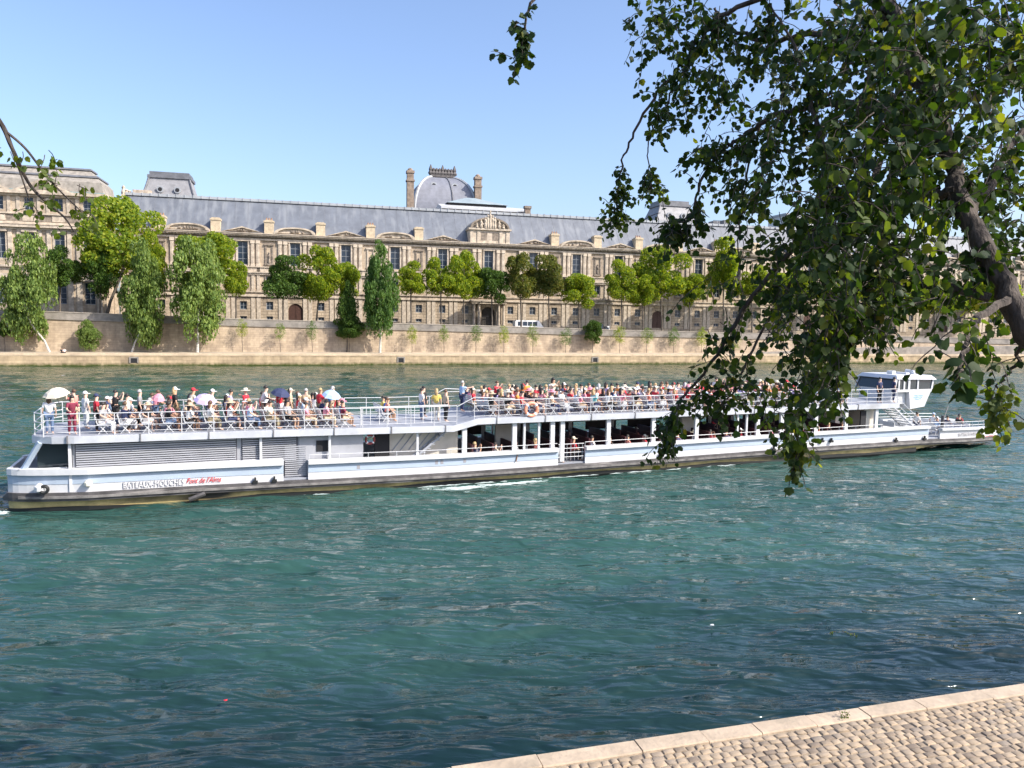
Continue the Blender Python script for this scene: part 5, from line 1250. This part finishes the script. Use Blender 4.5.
# ------------------------------------------------------------------ foam along the hull and stern wash
def foam():
    V = []; Fc = []; rg = random.Random(5)
    def blob(c, rx, ry, a, z=.03):
        n = rg.randint(6, 9); i0 = len(V)
        V.append((c[0], c[1], z+.02))
        for k in range(n):
            t = 2*math.pi*k/n; q = rg.uniform(.5, 1.25); x, y = rx*q*math.cos(t), ry*q*math.sin(t)
            V.append((c[0]+x*math.cos(a)-y*math.sin(a), c[1]+x*math.sin(a)+y*math.cos(a), z-.03))
        for k in range(n): Fc.append((i0, i0+1+k, i0+1+(k+1) % n))
    for i in range(900):
        u = rg.uniform(11, 27); w = math.exp(-((u-20.5)/4.5)**2)
        if rg.random() > w: continue
        k = rg.random(); off = .35+.9*max(0, 1-abs(u-20.5)/8)*(.35+.65*k); p = onboat(u, -off+rg.gauss(0, .04), 0); blob(p, rg.uniform(.08, .5), rg.uniform(.006, .022), BTA+rg.gauss(-.03, .05), .035)
    for i in range(60):
        u = rg.uniform(8, 40); p = onboat(u, vn(u)+.02-rg.random()*.1, 0); blob(p, rg.uniform(.2, .7), .012, BTA, .03)
    for i in range(800):
        u = rg.uniform(-7, -.3); k = abs(u)*.18; p = onboat(u, .6+rg.gauss(0, .35+k)+(1.2 if rg.random() < .4 else 0), 0); blob(p, rg.uniform(.03, .22), rg.uniform(.015, .05), BTA+rg.gauss(0, .4), .05)
    me = bpy.data.meshes.new('wake_foam'); me.from_pydata(V, [], Fc); me.update()
    o = link('wake_foam', me, mat('white water foam', (.42, .5, .49), .6, 0)); tag(o, 'thin white foam along the hull and behind the stern', None, None, 'stuff')
foam()

# ------------------------------------------------------------------ near trees
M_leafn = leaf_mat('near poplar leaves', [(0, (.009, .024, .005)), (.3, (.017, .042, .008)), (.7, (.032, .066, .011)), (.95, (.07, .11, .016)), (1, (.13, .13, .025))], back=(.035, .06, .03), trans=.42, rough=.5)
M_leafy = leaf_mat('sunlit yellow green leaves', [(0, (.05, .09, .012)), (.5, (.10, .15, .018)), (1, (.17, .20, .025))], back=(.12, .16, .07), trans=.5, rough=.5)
LEAFV = np.array([(0, 0), (.24, .02), (.44, .10), (.46, .32), (.54, .52), (.36, .62), (.24, .82), (0, 1.0), (-.24, .82), (-.36, .62), (-.54, .52), (-.46, .32), (-.44, .10), (-.24, .02)])
class Leaves:
    def __init__(s): s.V = []; s.n = 0; s.g = np.random.default_rng(3)
    def leaf(s, p, d, nrm, size):
        d = np.array(d, float); d /= np.linalg.norm(d)+1e-9; w = np.cross(nrm, d); w /= np.linalg.norm(w)+1e-9; n = np.cross(d, w)
        L = LEAFV.copy(); L[:, 0] *= s.g.uniform(.75, 1.1); curl = s.g.uniform(.05, .45)
        pts = p+size*(L[:, :1]*w+L[:, 1:]*d+(-(curl*np.abs(L[:, :1])+.25*curl*L[:, 1:]**2))*n)
        s.V.append(pts); s.n += 1
    def sprig(s, p, d, length, nleaf, size, tw):
        g = s.g; d = np.array(d, float); d /= np.linalg.norm(d); q = np.array(p, float); pts = [tuple(q)]
        for i in range(nleaf):
            d = d+g.normal(size=3)*.16+np.array([0, 0, -.13]); d /= np.linalg.norm(d); q = q+d*length/nleaf; pts.append(tuple(q))
            for _ in range(1 if g.random() < .6 else 2):
                a = g.normal(size=3); a -= a.dot(d)*d; a /= np.linalg.norm(a); ld = a*.8+d*.35+np.array([0, 0, -.75]); pet = q+a*size*.35+np.array([0, 0, -size*.15])
                nn = a*.5+g.normal(size=3)*.75+np.array([0, -.1, .4]); s.leaf(pet, ld, nn/np.linalg.norm(nn), size*g.uniform(.6, 1.25))
        tw.tube(pts, [.0045]*(len(pts)-1)+[.002], 3, cap=False)
    def build(s, name, m, parent):
        V = np.concatenate(s.V); n = s.n; k = len(LEAFV); base = (np.arange(n)*k)[:, None, None]
        F_ = np.array([(0, 1, 2, 3), (0, 3, 4, 5), (0, 5, 6, 7), (0, 7, 8, 9), (0, 9, 10, 11), (0, 11, 12, 13)])[None]+base
        o = link(name, npmesh(name, V, F_.reshape(-1, 4)), m, parent); shade(o.data, 180); return o
def spline(pts, n=6):
    P = [Vector(p) for p in pts]; out = []
    for i in range(len(P)-1):
        p0, p1, p2, p3 = P[max(i-1, 0)], P[i], P[i+1], P[min(i+2, len(P)-1)]
        for k in range(n):
            t = k/n; out.append(.5*((2*p1)+(p2-p0)*t+(2*p0-5*p1+4*p2-p3)*t*t+(3*p1-p0-3*p2+p3)*t**3))
    return out+[P[-1]]
def near_tree():
    r = empty('poplar_tree', (6.9, 5.4, 1.75)); tag(r, 'big near poplar on the cobbled quay whose dark leafy boughs hang down at right', 'tree')
    O = Vector((6.9, 5.4, 1.75)); rg = random.Random(9)
    mb_ = mat('dark poplar bark', (.075, .06, .05), .9, .4, 6, .8, stretch=(1, 1, .35))
    def A(x, y, Y): return at(x, y, Y)-O
    def branch(pts, r0, r1, name='branch', n=7):
        P = spline([A(*p) if len(p) == 3 and not isinstance(p, Vector) else p for p in pts]); m = len(P)
        P = [p+Vector((rg.gauss(0, 1), rg.gauss(0, 1), rg.gauss(0, 1)))*.012 if 0 < i < m-1 else p for i, p in enumerate(P)]
        MB().tube(P, [r0+(r1-r0)*(i/(m-1)) for i in range(m)], n).build(name, mb_, r, smooth=True); return P
    j = A(1150, 440, 5.9)
    MB().tube(spline([Vector((0, 0, -.1)), Vector((-.15, .0, 1.6)), Vector((-.7, .2, 3.8)), j]), [.42]+[.36-.013*i for i in range(17)]+[.11], 14).build('trunk', mb_, r, smooth=True)
    limb = branch([j, (1040, 345, 6.0), (1003, 285, 6.1), (972, 225, 6.3), (952, 170, 6.5), (937, 110, 6.7), (915, 55, 6.9), (880, -20, 7.1)], .105, .045, 'limb', 10)
    branch([j, (1110, 250, 6.6), (1090, 120, 7.2), (1060, 0, 7.6)], .14, .07, 'limb', 10)
    B = {}
    B[1] = branch([(930, 95, 6.75), (890, 60, 7.3), (850, 34, 7.8), (800, 37, 8.2), (760, 40, 8.5), (731, 28, 8.7), (714, 8, 8.8)], .05, .012)
    B[2] = branch([(905, 40, 6.9), (850, -10, 7.6), (760, 0, 8.3), (703, 28, 8.8), (684, 72, 9.0), (662, 87, 9.1), (637, 128, 9.2), (625, 156, 9.2), (618, 187, 9.3), (616, 225, 9.3)], .034, .006)
    B[3] = branch([(684, 72, 9.0), (668, 100, 9.0), (651, 130, 9.1), (649, 152, 9.1), (652, 190, 9.1)], .014, .006, n=5)
    B[4] = branch([(945, 150, 6.5), (890, 112, 7.2), (830, 104, 7.7), (790, 112, 8.0), (759, 125, 8.3), (735, 142, 8.5), (719, 150, 8.5), (700, 184, 8.6), (692, 212, 8.6), (670, 226, 8.7)], .045, .008)
    B[5] = branch([(955, 190, 6.4), (905, 200, 6.8), (850, 212, 7.3), (805, 238, 7.7), (770, 275, 8.0), (738, 318, 8.2), (712, 362, 8.3), (685, 395, 8.4), (670, 420, 8.5), (662, 442, 8.5)], .045, .006)
    B[6] = branch([(820, 228, 7.6), (790, 285, 7.9), (752, 350, 8.1), (735, 392, 8.2), (714, 405, 8.2)], .022, .006, n=5)
    B[7] = branch([(990, 298, 6.1), (935, 285, 6.4), (880, 292, 6.8), (838, 330, 7.1), (812, 380, 7.3), (800, 420, 7.4), (797, 456, 7.4)], .04, .006)
    B[8] = branch([(1008, 300, 6.0), (980, 315, 5.6), (968, 335, 5.3), (962, 360, 5.1), (958, 375, 5.0)], .035, .006, n=5)
    B[9] = branch([(1024, 335, 6.0), (1014, 365, 6.2), (1000, 385, 6.3), (1001, 412, 6.3)], .02, .004, n=5)
    B[10] = branch([(880, 160, 6.6), (850, 230, 6.2), (842, 290, 6.1), (838, 340, 6.1), (836, 378, 6.1)], .03, .006, n=5)
    B[11] = branch([(970, 220, 6.3), (1010, 150, 6.8), (1050, 90, 7.3)], .05, .02, n=6)
    B[12] = branch([(900, 20, 7.0), (760, -70, 7.6), (640, -60, 8.0), (560, -30, 8.2), (530, 5, 8.2), (522, 35, 8.2), (514, 62, 8.2)], .04, .005, n=5)
    B[13] = branch([(838, 205, 7.3), (815, 120, 7.6), (800, 60, 7.9), (770, 5, 8.2)], .03, .01, n=5)
    B[14] = branch([(760, 126, 8.3), (745, 185, 8.4), (738, 240, 8.4), (742, 300, 8.4)], .014, .005, n=5)
    LV = Leaves(); LY = Leaves(); tw = MB(); g = LV.g
    def along(P, n, size, ln=.34, lv=LV, t0=.3, nl=6, out=.7):
        m = len(P)
        for i in range(n):
            t = t0+(1-t0)*g.random(); q = P[min(m-1, int(t*(m-1)))]; d = g.normal(size=3)*out+np.array([0, 0, -.75]); lv.sprig(q, d, ln*g.uniform(.6, 1.3), nl, size, tw)
    along(B[1], 34, .075); along(B[2][:26], 26, .07, t0=.3, ln=.30); along(B[2][-14:], 22, .066, ln=.24, lv=LV, t0=.3); along(B[2][-12:], 8, .066, ln=.25, lv=LY, t0=.2)
    along(B[3][-9:], 10, .066, ln=.24, lv=LV, t0=.5); along(B[3][-6:], 6, .066, ln=.2, lv=LY); along(B[4], 44, .075); along(B[4][-10:], 14, .066, ln=.22, t0=.6)
    along(B[5], 36, .075); along(B[5][-16:], 18, .072, ln=.3, t0=.35); along(B[6], 14, .07); along(B[7], 40, .08); along(B[7][-8:], 12, .07, ln=.25, t0=.4, lv=LY)
    along(B[10], 30, .075, t0=.1); along(B[11], 16, .08); along(B[12][-16:], 16, .078, ln=.22, t0=.45); along(B[13], 36, .078, t0=0); along(B[14], 16, .07)
    along(B[9][-12:], 14, .068, ln=.25, lv=LY, t0=.3); along(limb, 36, .075, t0=.35)
    along(B[8][-14:], 6, .095, ln=.2, t0=.3, nl=4)
    # clumps that fill the crown: (px, py, rx, ry, near Y, far Y, sprigs, leaf size)
    blobs = [(655, 35, 28, 38, 8.4, 9.2, 34, .072), (700, 45, 40, 48, 8.0, 9.3, 64, .072), (690, 100, 42, 30, 8.4, 9.2, 42, .07), (672, 122, 20, 22, 8.6, 9.2, 22, .07), (640, 60, 14, 20, 8.8, 9.2, 8, .07), (728, 92, 26, 26, 8.2, 9, 20, .07),
             (725, 165, 26, 30, 8.0, 8.8, 22, .072), (760, 190, 32, 48, 7.4, 8.6, 52, .075), (672, 238, 20, 16, 8.3, 8.8, 16, .072), (700, 165, 10, 12, 8.4, 8.8, 6, .07),
             (800, 60, 40, 50, 7.0, 8.6, 40, .078), (800, 150, 42, 60, 6.6, 8.2, 62, .08), (865, 70, 50, 75, 5.8, 8.0, 100, .085), (880, 160, 60, 60, 5.0, 7.6, 130, .09), (940, 60, 60, 70, 5.0, 7.6, 130, .09), (1000, 60, 45, 70, 5.0, 8, 72, .088), (1000, 160, 36, 40, 5.5, 8, 26, .08),
             (850, 240, 55, 50, 5.2, 7.6, 100, .09), (800, 270, 34, 45, 6.4, 7.9, 46, .08), (865, 300, 45, 38, 5.6, 7.2, 60, .085), (925, 230, 40, 55, 5.2, 7.5, 52, .088), (985, 200, 40, 35, 6.5, 8, 34, .078), (1010, 230, 26, 40, 6.5, 8, 24, .078), (820, 365, 24, 38, 6.4, 7.2, 34, .078), (795, 340, 22, 40, 6.6, 7.6, 24, .078),
             (795, 412, 22, 26, 6.8, 7.5, 22, .07), (745, 400, 28, 14, 7.8, 8.3, 12, .072), (715, 400, 12, 10, 8.0, 8.3, 12, .07), (872, 334, 26, 12, 6, 6.8, 10, .08), (968, 342, 20, 14, 5.0, 5.8, 8, .085), (950, 290, 40, 24, 5.4, 7, 22, .08), (1010, 330, 16, 20, 6, 7, 12, .075),  (996, 372, 8, 10, 6, 6.3, 4, .07), (770, 300, 24, 30, 7.6, 8.2, 14, .072), (706, 320, 24, 40, 8.0, 8.5, 12, .07)]
    for (x, y, rx, ry, Y0, Y1, n, sz) in blobs:
        big = sz > .077; sz = sz*.82 if big else sz
        for i in range(int(n*(1.15 if big else .8))):
            a = g.uniform(0, 6.28); q = math.sqrt(g.random()); P = A(x+rx*q*math.cos(a), y-14+ry*q*math.sin(a), g.uniform(Y0, Y1))
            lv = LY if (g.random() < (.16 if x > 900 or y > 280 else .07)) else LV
            lv.sprig(P, g.normal(size=3)*.8+np.array([0, 0, -.5]), g.uniform(.16, .42), 5, sz, tw)
    # upper crown above the frame and to the right, which shades the boughs
    for i in range(420):
        c = np.array([rg.gauss(5.2, 2.4), rg.gauss(7.4, 2.0), rg.uniform(13.2, 17.5)])
        if c[2]-9 < c[1]*.56+.3: continue
        LV.sprig(Vector(c)-O, g.normal(size=3)+np.array([0, 0, -.3]), .6, 7, .14, tw)
    for k in range(5):
        e = Vector((rg.gauss(5, 2.2), rg.gauss(7.5, 1.5), 15.5))-O; MB().tube([limb[-1] if k % 2 else A(1060, 0, 7.6), (limb[-1]+e)/2+Vector((0, 0, .8)), e], [.07, .05, .02], 6).build('branch', mb_, r)
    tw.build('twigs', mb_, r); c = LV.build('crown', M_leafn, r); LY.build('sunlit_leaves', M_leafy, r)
    print('near leaves', LV.n, LY.n)
    # second tree, its trunk out of the picture on the left
    O2 = Vector((-8.6, 5.6, 1.75)); r2 = empty('poplar_tree', O2); tag(r2, 'near tree whose thin bare branch with few leaves reaches in at the left edge', 'tree')
    def A2(x, y, Y): return at(x, y, Y)-O2
    MB().tube(spline([Vector((0, 0, -.1)), Vector((.1, 0, 3)), Vector((.3, .2, 6.5)), Vector((.5, .3, 9.5)), Vector((.6, .4, 13))]), [.34-.01*i for i in range(25)], 12).build('trunk', mb_, r2, smooth=True)
    def br2(pts, r0, r1):
        P = spline(pts); m = len(P); MB().tube(P, [r0+(r1-r0)*i/(m-1) for i in range(m)], 6).build('branch', mb_, r2, smooth=True); return P
    b1 = br2([Vector((.55, .35, 11.3)), A2(-160, -20, 6.6), A2(-30, 88, 7.0), A2(0, 122, 7.1), A2(12, 148, 7.1), A2(28, 182, 7.2), A2(46, 202, 7.2), A2(64, 217, 7.2), A2(74, 232, 7.2)], .032, .005)
    b2 = br2([A2(4, 130, 7.1), A2(25, 148, 7.1), A2(45, 174, 7.1), A2(62, 193, 7.1), A2(82, 212, 7.1)], .013, .005)
    b3 = br2([A2(12, 150, 7.1), A2(20, 172, 7.1), A2(28, 196, 7.15), A2(34, 214, 7.2)], .010, .004)
    L2 = Leaves(); t2 = MB(); L2.g = np.random.default_rng(12); g = L2.g
    for x, y, rx, ry, n in ((15, 150, 10, 6, 3), (52, 165, 8, 11, 7), (55, 183, 8, 7, 4), (33, 208, 9, 14, 9), (45, 190, 8, 8, 4), (84, 194, 8, 8, 5), (76, 214, 13, 8, 7), (92, 222, 8, 8, 4), (2, 152, 4, 4, 2), (50, 157, 3, 3, 1), (62, 238, 4, 5, 2), (86, 232, 10, 6, 3)):
        for i in range(max(1, int(n*.75))): L2.sprig(A2(x+g.uniform(-rx, rx), y-4+g.uniform(-ry, ry), 7.1+g.uniform(-.15, .15)), g.normal(size=3)*.7+np.array([0, 0, -.7]), .12, 3, .058, t2)
    for i in range(260):
        c = Vector((rg.gauss(-8.4, 1.7), rg.gauss(5.8, 1.6), rg.uniform(11.5, 16)))
        if c.y > 0 and c.x/c.y > -.80: continue
        L2.sprig(c-O2, g.normal(size=3)+np.array([0, 0, -.3]), .6, 6, .13, t2)
    t2.build('twigs', mb_, r2); L2.build('crown', M_leafy, r2)
near_tree()

# ------------------------------------------------------------------ little things afloat and on the edge
def afloat():
    rg = random.Random(4)
    for px, py, lab, m, rr_ in ((226, 703, 'small red leaf floating on the dark water at lower left', M_red, .05), (712, 627, 'small white scrap floating on the river', W_PAINT, .07)):
        p = at(px, py, 1); d = ray(px, py); t = (0-EYE)/d.z; p = EYEP+d*t
        mb = MB(); n = 7; mb.add([(0, 0, .04)]+[(rr_*rg.uniform(.6, 1.3)*math.cos(6.28*k/n), rr_*rg.uniform(.6, 1.3)*math.sin(6.28*k/n), .02) for k in range(n)]+[(0, 0, .0)], [(0, 1+k, 1+(k+1) % n) for k in range(n)]+[(n+1, 1+(k+1) % n, 1+k) for k in range(n)])
        o = mb.build('floating_leaf' if m is M_red else 'floating_scrap', m, None, loc=(p.x, p.y, .05)); tag(o, lab, 'leaf' if m is M_red else 'litter')
    d = ray(840, 634); t = -EYE/d.z; p = EYEP+d*t; L = Leaves(); tw = MB()
    for i in range(14): L.sprig(np.array([rg.gauss(0, .22), rg.gauss(0, .1), 0]), (rg.gauss(0, 1), rg.gauss(0, 1), .12), .2, 4, .05, tw)
    r = empty('floating_weed', (p.x, p.y, .07)); tag(r, 'yellow green weed patch floating on the river at lower right', 'weed'); tw.build('stems', M_bark, r); o = L.build('leaves', M_leafy, r)
    for px, py, lab in ((845, 718, 'tiny green weed sprouting from the kerb joint'),):
        d = ray(px, py); t = (1.8-EYE)/d.z; p = EYEP+d*t; L = Leaves(); tw = MB()
        for i in range(6): L.sprig(np.array([rg.gauss(0, .03), rg.gauss(0, .02), 0]), (rg.gauss(0, .5), rg.gauss(0, .5), 1), .14, 4, .035, tw)
        r = empty('weed_tuft', (p.x, p.y, 1.81)); tag(r, lab, 'weed'); tw.build('stems', M_bark, r); L.build('leaves', M_leafy, r)
afloat()
print('done')
